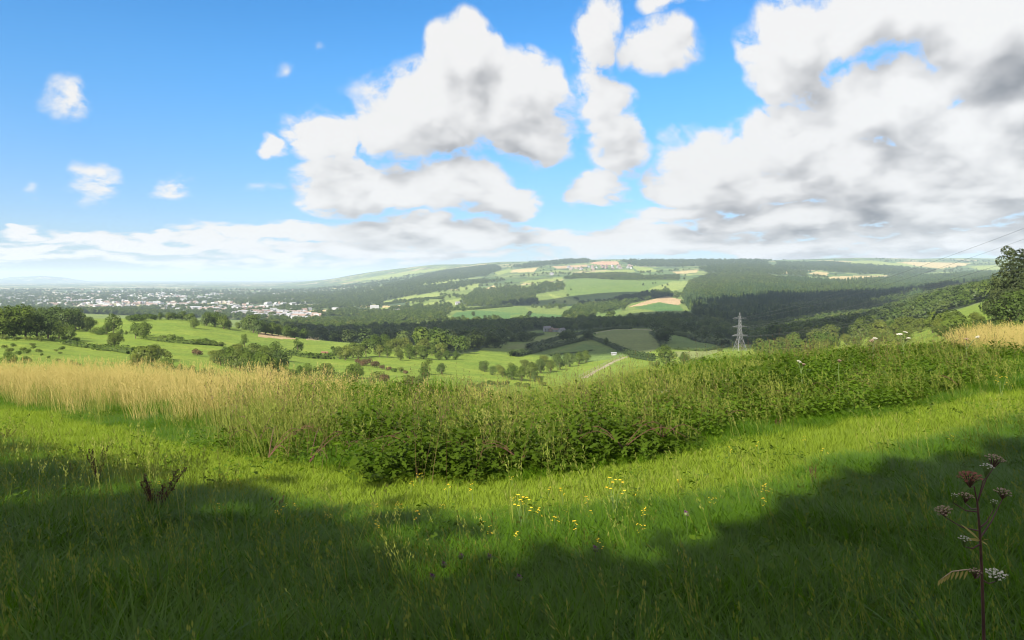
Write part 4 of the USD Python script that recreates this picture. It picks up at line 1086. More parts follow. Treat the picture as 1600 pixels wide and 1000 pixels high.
def shade_clouds():
    H = 1500.0
    off = DIRH * H / math.tan(SUN_EL)
    for k, (px, d, rx, ry, lab) in enumerate([(700, 960, 240, 200, 'cumulus overhead shading the valley bottom'), (870, 800, 230, 190, 'small cumulus overhead shading the olive fields'), (980, 1120, 240, 210, 'cumulus overhead shading the valley belt'), (1170, 1300, 240, 200, 'cumulus overhead shading the conifer forest'),
                                              (1340, 1750, 380, 280, 'broad cumulus overhead shading the far right woods'), (915, 2300, 230, 170, 'cumulus overhead shading part of the far hill field'), (1040, 640, 190, 120, 'small cumulus overhead shading the field left of the pylon')]):
        x = (px - CX) / F * d
        z = float(ground(x, d))
        cloud(x + off[0], d + off[1], z + H, rx, ry, 190, k + 1, lab)


shade_trees()
shade_clouds()

# ---------------------------------------------------------------- the meadow at the viewer's feet
mat_leaf('grass_green', (0.14, 0.285, 0.010), (0.24, 0.445, 0.018), trans=0.42, c3=(0.42, 0.43, 0.08), isl=.8, spec=.2, rough=.4, up=.5, rnd=.45)
mat_leaf('grass_lush', (0.14, 0.28, 0.010), (0.24, 0.44, 0.018), trans=0.44, c3=(0.28, 0.46, 0.04), isl=.8, spec=.2, rough=.38, up=.5, rnd=.45)
mat_leaf('grass_path', (0.25, 0.35, 0.022), (0.39, 0.45, 0.055), trans=0.3, c3=(0.36, 0.30, 0.13), isl=.7)
mat_leaf('grass_straw', (0.60, 0.47, 0.16), (0.84, 0.69, 0.29), trans=0.35, c3=(0.50, 0.36, 0.15), isl=.7, spec=.12, up=.8)
mat_leaf('grass_dull', (0.26, 0.30, 0.05), (0.52, 0.45, 0.16), trans=0.35, c3=(0.45, 0.28, 0.15), isl=.7, spec=.12, up=.8)
mat_leaf('bramble_leaf', (0.14, 0.23, 0.016), (0.31, 0.41, 0.04), trans=0.45, c3=(0.46, 0.36, 0.08), isl=.8, spec=.15, up=1.0, rnd=.5)
mat_leaf('bramble_cane', (0.12, 0.05, 0.035), (0.20, 0.10, 0.06), trans=0.0)
mat_leaf('nettle_leaf', (0.15, 0.26, 0.016), (0.30, 0.43, 0.035), trans=0.42, isl=.7, up=1.0, spec=.15, rnd=.45)
mat_leaf('dock_seed', (0.13, 0.055, 0.03), (0.24, 0.11, 0.05), trans=0.2, isl=.8)
mat_leaf('dock_leaf', (0.09, 0.12, 0.02), (0.16, 0.10, 0.03), trans=0.3, isl=.8)
mat_plain('flower_yellow', (0.80, 0.52, 0.02), 0.6, vary=.15, scale=40)
mat_plain('flower_white', (0.72, 0.66, 0.58), 0.8, vary=.2, scale=60)
mat_plain('flower_russet', (0.30, 0.10, 0.075), 0.8, vary=.3, scale=60)
mat_plain('flower_buff', (0.42, 0.30, 0.22), 0.8, vary=.3, scale=60)
mat_plain('flower_purple', (0.12, 0.035, 0.10), 0.8, vary=.2, scale=60)
mat_plain('stem_red', (0.075, 0.032, 0.028), 0.6, vary=.3, scale=30)
mat_plain('stem_green', (0.10, 0.14, 0.04), 0.6, vary=.3, scale=30)


def blades(n, rad, hlo, hhi, w, r, lean=.35, bend=.5, seg=3, wind=(-.12, .02), up=.55):
    """A tuft of n grass blades: tapered, bent strips rooted in a disc."""
    a, q = r.uniform(0, 6.283, n), rad * np.sqrt(r.uniform(0, 1, n))
    root = np.stack([q * np.cos(a), q * np.sin(a), -.015 + 0 * q], 1)
    h = r.uniform(hlo, hhi, n)
    hd = r.uniform(0, 6.283, n)
    dirh = np.stack([np.cos(hd), np.sin(hd)], 1)
    ln = np.abs(r.normal(0, lean, n))[:, None] * dirh + np.array(wind)
    cur = r.uniform(.1, 1, n)[:, None] * bend * dirh
    side = np.stack([-dirh[:, 1], dirh[:, 0], 0 * hd], 1)
    tw = r.normal(0, .6, n)
    side = unit(side + np.stack([dirh[:, 0] * tw, dirh[:, 1] * tw, 0 * tw], 1))
    ww = w * r.uniform(.6, 1.3, n)
    V, N = [], []
    for k in range(seg + 1):
        t = k / seg
        c = root + np.c_[(ln * t + cur * t * t) * h[:, None], h * (t - .22 * t * t * np.hypot(*(ln + cur).T))]
        nn = unit(np.cross(side, np.c_[ln + 2 * cur * t, np.ones(n)]))
        nn = unit(nn * np.sign(nn[:, 2:] + 1e-9) * (1 - up) + np.array([0, 0, up]))
        if k < seg:
            wk = ww * (1 - .75 * t ** 1.6)
            V += [c - side * wk[:, None] / 2, c + side * wk[:, None] / 2]
            N += [nn, nn]
        else:
            V.append(c); N.append(nn)
    m = 2 * seg + 1
    V, N = np.stack(V, 1).reshape(-1, 3), np.stack(N, 1).reshape(-1, 3)
    f = []
    for k in range(seg - 1):
        f += [[2 * k, 2 * k + 1, 2 * k + 3], [2 * k, 2 * k + 3, 2 * k + 2]]
    f.append([2 * seg - 2, 2 * seg - 1, 2 * seg])
    Fc = (np.arange(n)[:, None, None] * m + np.array(f)[None]).reshape(-1, 3)
    return V, Fc, N


def join(*ms):
    o, V, Fc, N = 0, [], [], []
    for v, f, n in ms:
        V.append(v); N.append(n); Fc.append(f + o); o += len(v)
    return np.vstack(V), np.vstack(Fc), np.vstack(N)


def seedheads(n, rad, hlo, hhi, r, wind=(-.22, .03), head=.12):
    """Flowering grass: thin bent culms, each with a loose tapering head of spikelets."""
    v, f, nn = blades(n, rad, hlo, hhi, .0040, r, .16, .22, 4, wind, .5)
    m = 9
    tips = v[m - 1::m]
    prev = (v[m - 3::m] + v[m - 2::m]) / 2
    d = unit(tips - prev)
    P, C = [], 14
    for k in range(C):
        t = k / C
        j = r.normal(0, .011 * (1 - t) + .003, (n, 3))
        P.append(tips + d * (head * (t - .55)) + j)
    c = np.vstack(P)
    dd = np.tile(d, (C, 1))
    cv = cards(c, unit(np.cross(dd, r.normal(size=dd.shape))), .0066, r, .3)
    # spikelets drawn out along the culm
    q = cv[0].reshape(-1, 4, 3)
    L = dd * .0125
    q[:, 0], q[:, 2] = c - L, c + L
    return join((v, f, nn), (q.reshape(-1, 3), cv[1], cv[2]))


def leaflet(c, d, n, L, W, cup=.25):
    """A pointed oval leaf folded along its rib."""
    s = np.cross(n, d)
    v = np.array([c, c + d * L * .35 + s * W * .5 + n * W * cup, c + d * L * .75 + s * W * .33 + n * W * cup * .7, c + d * L, c + d * L * .75 - s * W * .33 + n * W * cup * .7, c + d * L * .35 - s * W * .5 + n * W * cup, c + d * L * .5])
    f = np.array([[0, 6, 1], [1, 6, 2], [2, 6, 3], [3, 6, 4], [4, 6, 5], [5, 6, 0]])[:, ::-1]
    nn = unit(np.tile(n, (7, 1)) + np.array([0, 0, .35]))
    return v, f, nn


def spray(nl, L, r, rad=.22, tall=.25, three=True, size=(.045, .036)):
    ms = []
    for k in range(nl):
        a = r.uniform(0, 6.283)
        q = rad * math.sqrt(r.uniform(0, 1))
        z = tall * r.uniform(-.8, 1) * (1 - .5 * q / rad)
        c = np.array([q * math.cos(a), q * math.sin(a), z])
        h = a + r.normal(0, .7)
        d = unit(np.array([math.cos(h), math.sin(h), r.uniform(-.5, .35)]))
        n = unit(np.array([r.normal(0, .45), r.normal(0, .45), 1]))
        n = unit(n - d * (n @ d))
        s = r.uniform(.7, 1.25)
        for ang in ((0, .95, -.95) if three else (0,)):
            dd = d * math.cos(ang) + np.cross(n, d) * math.sin(ang)
            ms.append(leaflet(c + dd * .008, dd, unit(n + np.cross(n, d) * math.sin(ang) * .3), size[0] * s, size[1] * s))
    return join(*ms)


PATHL = [near(px, py)[:2] for px, py in [(-150, 640), (0, 654), (60, 670), (150, 694), (260, 719), (400, 750), (560, 768), (700, 777), (900, 767), (1050, 748), (1200, 716), (1350, 682), (1500, 648), (1620, 622)]]
PATHL = np.array(PATHL)
BR = np.array([near(px, py)[:2] for px, py in [(335, 705), (360, 728), (420, 752), (490, 757), (560, 760), (650, 764), (740, 762), (830, 754), (900, 744), (1000, 728), (1080, 694), (1150, 672), (1300, 658), (1400, 640), (1480, 620), (1610, 590), (1700, 580)]]
              + [((px - CX) / F * d, d) for px, d in [(1720, 24), (1500, 23), (1300, 21.5), (1100, 19.5), (950, 18), (800, 17), (650, 16.5), (500, 16.5), (400, 16.5)]])


def dist_line(L, x, y):
    best = np.full(np.shape(x), 1e9)
    for p, q in zip(L[:-1], L[1:]):
        d = q - p
        t = np.clip(((x - p[0]) * d[0] + (y - p[1]) * d[1]) / (d @ d), 0, 1)
        best = np.minimum(best, np.hypot(x - p[0] - t * d[0], y - p[1] - t * d[1]))
    return best


def meadow_points(step, r, dmin=2.2, dmax=27.0, grow=0.0):
    """Roughly even random points of the meadow in and around the view."""
    g = np.stack(np.meshgrid(np.arange(-24, 24, step), np.arange(dmin, dmax, step)), -1).reshape(-1, 2)
    g = g + r.uniform(-.5, .5, g.shape) * step
    x, y = g.T
    ok = (np.abs(x) < .76 * y + 1.2) & (np.hypot(x, y) < 30)
    return x[ok], y[ok]


def crest_d(x, y):
    """How far towards the brow of the hill: 1 on it."""
    px = CX + F * x / y
    return y / np.interp(px, [0, 400, 700, 1000, 1300, 1600], [20.5, 16.5, 15, 16, 19.5, 21.5])


def in_brambles(x, y):
    w = 1.5 * (fbm2(x, y, .7, 3, 15) - .5)
    return inside(BR, x + w, y + .8 * w)


def build_meadow():
    r = np.random.default_rng(21)
    lush = [(blades(150, .21, .10, .27, .0062, r, .42, .75), 'grass_green', False) for _ in range(4)] + [(blades(130, .20, .13, .33, .0085, r, .5, .95), 'grass_lush', False) for _ in range(3)]
    short = [(blades(190, .20, .03, .085, .0050, r, .6, .9, 2), 'grass_path', False) for _ in range(3)]
    x, y = meadow_points(.155, r)
    dp = dist_line(PATHL, x, y)
    br = in_brambles(x, y)
    wob = .35 * (fbm2(x, y, .9, 3, 2) - .5)
    path = dp + wob < .75
    dens = np.clip(1.15 - .028 * np.hypot(x, y), .45, 1)
    tall = fbm2(x, y, .55, 3, 41)
    ok = ~path & (r.uniform(0, 1, len(x)) < dens) & ~(br & (r.uniform(0, 1, len(x)) < .3))
    gx, gy = x[ok], y[ok]
    edge = np.clip((dp[ok] - .9) / 3.0, 0, 1)
    s = (.62 + .75 * tall[ok]) * (.35 + .75 * edge) * r.uniform(.8, 1.25, len(gx)) * (1 + .015 * gy) * np.where(br[ok], np.interp(CX + F * gx / gy, [700, 1100], [1.5, 1.15]), 1)
    s = s * np.clip(.55 + .95 * fbm2(gx, gy, 1.7, 2, 51), .6, 1.5)
    idx = np.where(fbm2(gx, gy, .35, 2, 50) + r.normal(0, .12, len(gx)) > .52, r.integers(4, 7, len(gx)), r.integers(0, 4, len(gx)))
    scatter('meadow_grass', lush, np.c_[gx, gy, ground(gx, gy)], idx, r.uniform(-.9, .9, len(gx)), np.stack([s ** .5 * 1.08, s ** .5 * 1.08, s], -1), 'long green grass of the hillside meadow', 'grass')
    x, y = meadow_points(.17, r)
    dp = dist_line(PATHL, x, y)
    ok = dp + .35 * (fbm2(x, y, .9, 3, 2) - .5) < 1.15
    gx, gy = x[ok], y[ok]
    s = r.uniform(.8, 1.4, len(gx)) * (1 + .03 * gy)
    scatter('path_grass', short, np.c_[gx, gy, ground(gx, gy)], r.integers(0, 3, len(gx)), r.uniform(0, 6.28, len(gx)), np.stack([.9 + .1 * s, .9 + .1 * s, s], -1), 'short trodden yellowish grass of the footpath', 'grass')
    # straw-coloured tall grass along the brow
    straw = [(join(seedheads(20, .24, .45, .85, r, (-.3, .03)), blades(34, .22, .3, .68, .004, r, .2, .35, 3, (-.28, .02))), 'grass_straw', False) for _ in range(4)]
    x, y = meadow_points(.21, r, 5, 27)
    px, cd = CX + F * x / y, crest_d(x, y)
    py = HOR - ground(x, y) / y * F
    left = (px < 800) & (py < np.interp(px, [-200, 0, 150, 300, 430, 520, 800], [632, 640, 660, 680, 690, 690, 690])) & (cd < 1.22)
    right = (px > 1480) & (py < np.interp(px, [1480, 1520, 1600, 1750], [553, 566, 578, 590])) & (cd < 1.2)
    fade = np.interp(px, [0, 330, 480, 800], [.5, .46, .20, .07]) * np.clip(.35 + 1.5 * fbm2(x, y, .5, 3, 33), .3, 1.2)
    lim = np.interp(px, [-200, 0, 150, 300, 430, 520, 800], [632, 640, 660, 680, 690, 690, 690])
    fade = fade * np.clip((lim - py) / 26, 0, 1)
    ok = (left & (r.uniform(0, 1, len(x)) < fade)) | (right & (r.uniform(0, 1, len(x)) < .8))
    gx, gy = x[ok], y[ok]
    s = r.uniform(.7, 1.15, len(gx))
    scatter('straw_grass', straw, np.c_[gx, gy, ground(gx, gy)], r.integers(0, 4, len(gx)), r.normal(0, .5, len(gx)), s, 'tall straw-coloured seeding grass along the brow of the hill', 'grass')
    # seeding grass thinly everywhere, thickest through the brambles and at the lower left
    thin = [(seedheads(9, .22, .30, .62, r), 'grass_dull', False) for _ in range(4)] + [(join(seedheads(12, .22, .4, .75, r), blades(34, .2, .35, .7, .0055, r, .25, .4, 3, (-.2, .02))), 'grass_dull', False) for _ in range(3)]
    x, y = meadow_points(.30, r, 2.4, 24)
    px = CX + F * x / y
    br = in_brambles(x, y)
    want = np.where(br, np.interp(px, [380, 700, 1000, 1300, 1700], [1.4, 1.15, .9, .45, .3]), .50 + .85 * np.clip((430 - px) / 200, 0, 1) * (y < 9) + .15 * (px > 1250))
    want = np.where(dist_line(PATHL, x, y) < .6, .02, want) * np.clip(3.2 * (fbm2(x, y, .8, 3, 60) - .28), .1, 1.5)
    ok = r.uniform(0, 1, len(x)) < want
    gx, gy, b = x[ok], y[ok], br[ok]
    s = np.where(b, r.uniform(.75, 1.2, len(gx)), r.uniform(.6, 1.05, len(gx)))
    weeds = [(spray(9, .2, r, .13, .05, False, (.05, .034)), 'nettle_leaf', False) for _ in range(3)] + [(spray(8, .2, r, .12, .05, True, (.026, .024)), 'bramble_leaf', False) for _ in range(2)]
    wx, wy = meadow_points(.42, r, 2.6, 18)
    wk = ~in_brambles(wx, wy) & (fbm2(wx, wy, .8, 3, 66) > .5)
    wx, wy = wx[wk], wy[wk]
    dry = [(join(seedheads(4, .16, .55, .95, r, (-.1, .02), .2), seedheads(3, .1, .5, .8, r, (.05, .0), .24)), 'leaf_rust', False) for _ in range(3)]
    qx, qy = meadow_points(.62, r, 5, 22)
    qk = in_brambles(qx, qy) & (fbm2(qx, qy, .5, 2, 71) > .47)
    qx, qy = qx[qk], qy[qk]
    scatter('dry_stalks', dry, np.c_[qx, qy, ground(qx, qy)], r.integers(0, 3, len(qx)), r.uniform(0, 6.28, len(qx)), r.uniform(.8, 1.2, len(qx)), 'brown dead stalks standing in the bramble bank', 'stalks')
    scatter('meadow_weeds', weeds, np.c_[wx, wy, ground(wx, wy) + r.uniform(.04, .16, len(wx))], r.integers(0, 5, len(wx)), r.uniform(0, 6.28, len(wx)), r.uniform(.7, 1.2, len(wx)), 'broad-leaved weeds and clover among the meadow grass', 'weeds')
    scatter('seeding_grass', thin, np.c_[gx, gy, ground(gx, gy)], np.where(b, r.integers(2, 7, len(gx)), r.integers(0, 4, len(gx))), r.normal(0, .6, len(gx)), s, 'thin seeding grass stalks standing above the meadow and brambles', 'grass')


def bramble_height(x, y):
    n = fbm2(x, y, .55, 3, 70)
    px = CX + F * x / y
    base = np.interp(px, [330, 420, 560, 800, 1000, 1200, 1400, 1700], [.12, .24, .33, .35, .33, .31, .31, .33])
    cd = crest_d(x, y)
    return base * (.45 + 1.1 * n) * np.clip(1.1 - .1 * cd, .5, 1.1)


def build_brambles():
    r = np.random.default_rng(22)
    protos = [(spray(17, .3, r), 'bramble_leaf', False) for _ in range(5)] + [(spray(34, .3, r, .2, .3, False, (.058, .034)), 'nettle_leaf', False) for _ in range(3)]
    P, I, S = [], [], []
    for layer in range(4):
        x, y = meadow_points(.17 + .015 * layer, r, 5, 25)
        ok = in_brambles(x, y)
        x, y = x[ok], y[ok]
        h = bramble_height(x, y)
        edge = np.clip(dist_line(np.vstack([BR, BR[:1]]), x, y) / 1.3, .12, 1) ** .8
        gap = fbm2(x, y, .65, 3, 80)
        px = CX + F * x / y
        keep = (gap > np.interp(px, [350, 700, 1000, 1300], [.57, .52, .485, .43])) | (r.uniform(0, 1, len(x)) < .12)
        x, y, h, edge, px = x[keep], y[keep], h[keep], edge[keep], px[keep]
        z = ground(x, y) + h * edge * (.28 + .24 * layer) + r.normal(0, .05, len(x))
        nett = fbm2(x, y, .45, 2, 90) > np.interp(px, [350, 900, 1500], [.60, .56, .52])
        P.append(np.c_[x, y, z]); I.append(np.where(nett, r.integers(5, 8, len(x)), r.integers(0, 5, len(x))))
        S.append(r.uniform(.8, 1.25, len(x)))
    P, I, S = np.vstack(P), np.concatenate(I), np.concatenate(S)
    scatter('bramble_thicket', protos, P, I, r.uniform(0, 6.28, len(P)), S, 'dense bramble and nettle thicket along the brow of the hill', 'brambles')
    # canes
    cn = []
    for k in range(3):
        ms = []
        for _ in range(4):
            a = r.uniform(0, 6.28); L = r.uniform(.3, .55)
            t = np.linspace(0, 1, 6)[:, None]
            p = np.array([math.cos(a), math.sin(a), 0]) * t * L + np.array([0, 0, 1]) * (.4 * np.sin(t * 2.4)) * L
            ms.append(tube(p, np.linspace(.004, .0015, 6), 4))
        cn.append((trimesh.util.concatenate(ms), 'bramble_cane', False))
    x, y = meadow_points(.9, r, 5, 24)
    ok = inside(BR, x, y)
    x, y = x[ok], y[ok]
    scatter('bramble_canes', cn, np.c_[x, y, ground(x, y) + .15], r.integers(0, 3, len(x)), r.uniform(0, 6.28, len(x)), r.uniform(.8, 1.3, len(x)), 'reddish arching bramble canes among the thicket leaves', 'brambles')


build_meadow()
build_brambles()


# ---- single plants
def dock_class(v):
    r = np.random.default_rng(300 + v)
    p = class_prim(f'dock_kind_{v}')
    for k in range(6):
        a, ln = r.uniform(0, 6.28), r.uniform(.08, .42)
        L = r.uniform(.65, 1.0)
        t = np.linspace(0, 1, 6)[:, None]
        pts = np.array([math.cos(a) * ln, math.sin(a) * ln, 0]) * t ** 1.2 + np.array([0, 0, L]) * t
        part('stem', tube(pts, np.linspace(.007, .003, 6), 5), 'stem_red', p)
        br = []
        c = []
        for q in np.linspace(.38, 1, 13):
            o = np.array([np.interp(q, t[:, 0], pts[:, i]) for i in range(3)])
            ang = r.uniform(0, 6.28)
            e = o + np.array([math.cos(ang), math.sin(ang), 1.5]) * .085 * (1.25 - q)
            n = 26
            u = r.uniform(0, 1, (n, 1))
            c.append(o + (e - o) * u + r.normal(0, .011, (n, 3)))
        c = np.vstack(c)
        part('seed_head', cards(c, unit(r.normal(size=c.shape)), .0115, r, .3), 'dock_seed', p)
    lv = [leaflet(np.array([math.cos(a) * .03, math.sin(a) * .03, z]), unit(np.array([math.cos(a), math.sin(a), s])), unit(np.array([-math.cos(a) * s, -math.sin(a) * s, 1.0])), L, L * .22) for a, z, s, L in zip(r.uniform(0, 6.28, 8), r.uniform(.02, .3, 8), r.uniform(.2, .9, 8), r.uniform(.15, .28, 8))]
    for l in lv:
        part('leaf', l, 'dock_leaf', p)
    return p.GetPath()


DOCK = [dock_class(v) for v in range(3)]
for px, py, hp, lab, v, wd in [(153, 756, 62, 'left of two tall dark brown dock plants beside the footpath', 0, .9), (245, 804, 76, 'broad dark brown dock plant at the shadow edge, the biggest', 1, 1.5), (436, 800, 30, 'low dark dock plant in the shade right of the biggest one', 2, 1.6), (1272, 762, 40, 'single dark dock plant in the right meadow', 0, .6), (112, 745, 24, 'faint small dock plant left of the tall ones', 2, 1),
                                 (590, 815, 20, 'low brown dock tuft at the shadow edge in the middle', 1, 1.8), (8, 690, 22, 'dark dock tuft at the left edge beside the path', 2, 1.6), (1215, 668, 18, 'dark dock tuft below the right brambles', 1, 1.5)]:
    p = near(px, py)
    h = hp / F * p[1]
    copy_of(DOCK[v], 'dock_plant', lab, 'dock plant', p - [0, 0, .02], rng.uniform(0, 6), (h * wd, h * wd, h))


def umbel(c, up, rad, n, r, mat, parent, name='flower_head', ray=.09, cap='flower_white'):
    """A flat-topped head: rays from one point, each ending in a small dome of florets."""
    up = unit(np.asarray(up, float))
    s = unit(np.cross(up, [.3, 1, .1])); b = np.cross(up, s)
    rays, pts = [], []
    for k in range(n):
        q, a = rad * math.sqrt((k + .5) / n), k * 2.4
        e = c + up * (ray * (1 - .25 * (q / rad) ** 2)) + (s * math.cos(a) + b * math.sin(a)) * q
        rays.append(tube([c, c + (e - c) * .6 + up * .008, e], [.0014, .0012, .001], 3))
        m = 28
        d = unit(r.normal(size=(m, 3))); d = d * np.sign((d @ up))[:, None]
        pts.append(e + d * rad * .17 * r.uniform(.5, 1, (m, 1)))
    pts = np.vstack(pts)
    g = part(name, cards(pts, unit(np.tile(up, (len(pts), 1)) + .5 * r.normal(size=pts.shape)), rad * .05, r, .5), mat, parent)
    part('ray', trimesh.util.concatenate(rays), 'stem_green' if mat == 'flower_white' else 'stem_red', parent)
    return g


def big_angelica():
    # stands at the right, about two and a half metres off, taller than the grass
    d = 2.55
    def pt(px, py, dd=0.0):
        y = d + dd
        return np.array([(px - CX) / F * y, y, (HOR - py) / F * y])
    r = np.random.default_rng(8)
    root = pt(1540, 1075)
    root[2] = float(ground(root[0], root[1])) - .02
    x = thing('angelica', 'tall dark-stemmed umbel plant with russet and white heads at the right edge', 'plant', root)
    o = root
    main = [root, pt(1537, 980), pt(1534, 890), pt(1531, 830), pt(1527, 785)]
    fork = main[-1]
    part('stem', tube(np.array(main) - o, [.0058, .0054, .0048, .0042, .0036], 7), 'stem_red', x, True)
    for e, mid, mat, rad, n in [((1515, 737), (1522, 760), 'flower_russet', .039, 26), ((1540, 722), (1536, 752), 'flower_white', .022, 14), ((1551, 709), (1541, 748), 'flower_buff', .032, 18)]:
        dd = {'flower_russet': 0, 'flower_white': .03, 'flower_buff': .06}[mat]
        tip = pt(*e, dd)
        tip2 = tip - np.array([0, 0, .055])
        part('branch', tube(np.array([fork, pt(*mid, dd / 2), tip2]) - o, [.0027, .0022, .0015], 6), 'stem_red', x, True)
        umbel(tip2 - o, [-.1 if mat == 'flower_russet' else .1, -.15, 1], rad, n, r, mat, x, ray=.05)
    for (sx, sy), (ex, ey), mat, rad, n, dd in [((1532, 850), (1506, 838), 'flower_white', .020, 14, -.02), ((1533, 905), (1556, 893), 'flower_white', .034, 20, .05), ((1531, 830), (1477, 793), 'flower_buff', .030, 20, .12), ((1529, 800), (1489, 770), 'flower_white', .013, 9, .05), ((1532, 840), (1566, 765), 'flower_buff', .030, 16, .1), ((1531, 825), (1553, 780), 'flower_white', .014, 9, .02), ((1533, 890), (1523, 888), 'flower_buff', .020, 10, -.04), ((1529, 795), (1508, 771), 'flower_buff', .026, 14, .15)]:
        a, b = pt(sx, sy), pt(ex, ey, dd) - np.array([0, 0, .035])
        part('branch', tube(np.array([a, (a + b) / 2 + [0, 0, -.012], b]) - o, [.003, .0024, .0015], 5), 'stem_red', x, True)
        umbel(b - o, [r.normal(0, .15), -.2, 1], rad, n, r, mat, x, ray=.035)
    # dried drooping leaf
    st = np.array([pt(1533, 893), pt(1510, 890, -.02), pt(1487, 893, -.03), pt(1470, 905, -.04)]) - o
    part('leaf_stalk', tube(st, [.003, .0025, .002, .001], 4), 'flower_buff', x, True)
    for t in np.linspace(.3, 1, 8):
        c = np.array([np.interp(t * 3, range(4), st[:, i]) for i in range(3)])
        part('dry_leaflet', leaflet(c, unit(np.array([-.45, -.1, -.9])), unit(np.array([-.7, -.6, .4])), .034 * (1.25 - .5 * t), .008), 'grass_straw', x)
    for (ex, ey) in ((1512, 842), (1546, 842), (1500, 818), (1543, 852)):
        a, b = pt(1532, 845), pt(ex, ey, -.03)
        part('dry_leaflet', leaflet(a - o, unit(b - a), unit(np.array([.1, -.8, .6])), float(np.linalg.norm(b - a)), .012), 'grass_straw', x)


big_angelica()


def hogweed(px, py, hp, heads, lab):
    """px, py: where the heads stand in the photograph's brambles; a stem goes down to the ground there."""
    d = {True: 15.5, False: 12.0}[py < 560] if py < 640 else 9.5
    c = np.array([(px - CX) / F * d, d, (HOR - py) / F * d])
    z0 = float(ground(c[0], c[1]))
    r = np.random.default_rng(int(px))
    x = thing('hogweed', lab, 'hogweed', (c[0], c[1], z0 - .02))
    H = c[2] - z0
    part('stem', tube([[0, 0, 0], [.02, 0, H * .4], [0, .01, H * .75]], [.012, .009, .006], 6), 'stem_green', x, True)
    for dx, dy, rad, m in heads:
        e = np.array([dx / F * d, r.normal(0, .05), H - dy / F * d])
        part('branch', tube([[0, .01, H * .7], e * [.6, .6, .9], e - [0, 0, .05]], [.006, .005, .003], 5), 'stem_green', x, True)
        umbel(e - [0, 0, .05], [r.normal(0, .2), -.25, 1], .62 * rad / F * d, 22, r, m, x, ray=.05)
    for k in range(3):
        a = r.uniform(0, 6.28)
        part('leaf', spray(9, .3, r, .16, .1, False, (.11, .07)), 'nettle_leaf', x) if k == 0 else None


W, BU = 'flower_white', 'flower_buff'
hogweed(1411, 520, 30, [(-6, 0, 7, W), (4, -3, 6, W), (9, 6, 5, W)], 'white hogweed heads standing above the brambles, right of the pair')
hogweed(1364, 528, 25, [(-4, 1, 6, BU), (6, -1, 6, W)], 'pinkish white hogweed heads above the brambles, left of the pair')
hogweed(1252, 562, 20, [(-4, 0, 6, W), (4, 4, 5, BU)], 'pale hogweed head among the bramble tops right of the pylon')
hogweed(1310, 560, 16, [(0, 0, 5, BU)], 'single faded hogweed head among the right brambles')
hogweed(1034, 607, 20, [(-4, 1, 5, W), (8, -1, 6, W)], 'pair of creamy hogweed heads left of the pylon in the brambles')
hogweed(1130, 590, 14, [(0, 0, 4, W)], 'small white hogweed head below the pylon')
hogweed(1510, 527, 14, [(0, 0, 5, BU), (20, -3, 5, W)], 'faded hogweed heads at the edge of the right straw grass')


def ragwort_class(v):
    r = np.random.default_rng(500 + v)
    p = class_prim(f'ragwort_kind_{v}')
    for k in range(3 + v):
        a, ln, L = r.uniform(0, 6.28), r.uniform(.0, .08), r.uniform(.14, .30)
        e = np.array([math.cos(a) * ln, math.sin(a) * ln, L])
        part('stem', tube([[0, 0, -.01], e * [.4, .4, .6], e], [.0022, .0018, .0012], 4), 'stem_green', p)
        for q in range(2):
            c = e + r.normal(0, .012, 3)
            pet = []
            for m in range(7):
                b = m * 6.283 / 7
                d = unit(np.array([math.cos(b), math.sin(b), .25]))
                pet.append(leaflet(c, d, unit(np.array([-math.cos(b) * .25, -math.sin(b) * .25, 1])), .0125, .009, .1))
            part('bloom', join(*pet), 'flower_yellow', p)
    part('leaf', spray(7, .1, r, .05, .06, False, (.05, .018)), 'grass_lush', p)
    return p.GetPath()


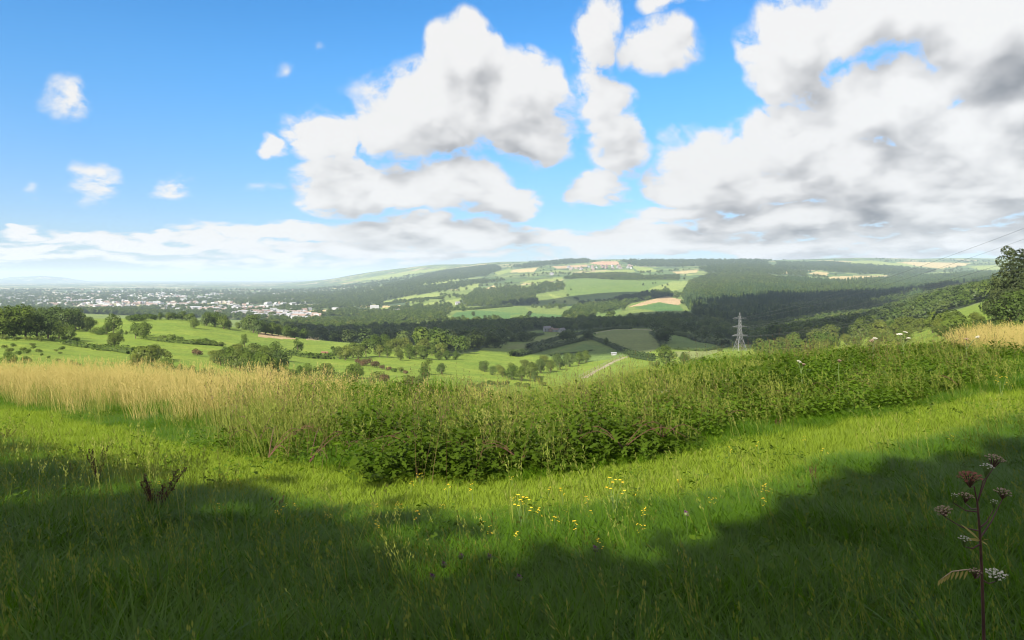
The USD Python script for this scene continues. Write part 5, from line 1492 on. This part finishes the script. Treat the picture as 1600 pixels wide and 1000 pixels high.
RAG = [ragwort_class(v) for v in range(3)]
r_ = np.random.default_rng(77)
FL = [(655, 748), (640, 762), (560, 690), (795, 748), (745, 775), (803, 784), (860, 770), (752, 820), (805, 850), (885, 805), (918, 795), (930, 810), (1003, 835), (998, 780), (1195, 775), (1112, 792), (1197, 800), (1205, 775), (610, 800), (625, 803), (585, 796), (690, 795), (650, 822), (340, 752), (352, 754), (362, 755), (372, 754), (415, 745), (430, 810), (445, 795), (345, 800), (1140, 708), (1190, 700), (1260, 690), (1437, 658), (1490, 690), (1585, 600), (1560, 625), (820, 790), (840, 812), (765, 845), (940, 870), (880, 780), (700, 770), (1060, 760), (1285, 712), (265, 758), (250, 760), (80, 705), (25, 700), (470, 800), (505, 812), (900, 840), (585, 835), (1010, 812), (868, 828)]
for px, py in FL:
    p = near(px + r_.normal(0, 3), py + 14)
    s = r_.uniform(.36, .6)
    copy_of(RAG[int(r_.integers(0, 3))], 'yellow_wildflower', 'small yellow wildflower in the meadow grass', 'wildflower', p, r_.uniform(0, 6), s, 'yellow wildflowers of the meadow')
for px, py, s, lab in [(960, 805, 1.1, 'bushy yellow ragwort clump right of centre in the sunlit meadow'), (885, 690, 1.2, 'yellow-brown ragwort among the front brambles right of centre'), (815, 830, 1.0, 'rusty seeding ragwort clump in the middle meadow'), (1565, 615, 1.3, 'orange ragwort clump at the right edge by the path')]:
    p = near(px, py + 8)
    copy_of(RAG[2], 'ragwort', lab, 'ragwort', p, 1.0, s)
kn = class_prim('knapweed_kind')
part('stem', tube([[0, 0, 0], [.01, 0, .15], [0, 0, .28]], [.002, .0018, .0014], 4), 'stem_green', kn)
hd = trimesh.creation.icosphere(2, .016); hd.apply_translation([0, 0, .285])
part('bud', hd, 'stem_green', kn, True)
part('flower_head', cards(np.array([0, 0, .298]) + np.random.default_rng(1).normal(0, .008, (60, 3)), unit(np.random.default_rng(2).normal(size=(60, 3)) + [0, 0, 1.5]), .007, np.random.default_rng(3), .5), 'flower_purple', kn)
for k, (px, py) in enumerate([(693, 914), (720, 899), (765, 900), (675, 937), (811, 938), (1072, 820), (930, 885)]):
    p = near(px, py + 40)
    copy_of(kn.GetPath(), 'knapweed', ['dull purple knapweed flower, ' + q for q in ('second from the left in the shaded bottom grass', 'upper middle one in the shaded bottom grass', 'right of the middle pair in the shaded bottom grass', 'leftmost and low in the shaded bottom grass', 'lowest one near the bottom middle', 'far right one at the lit meadow edge', 'high one at the right of the bottom shade')][k], 'knapweed', p, 0, 0.8)
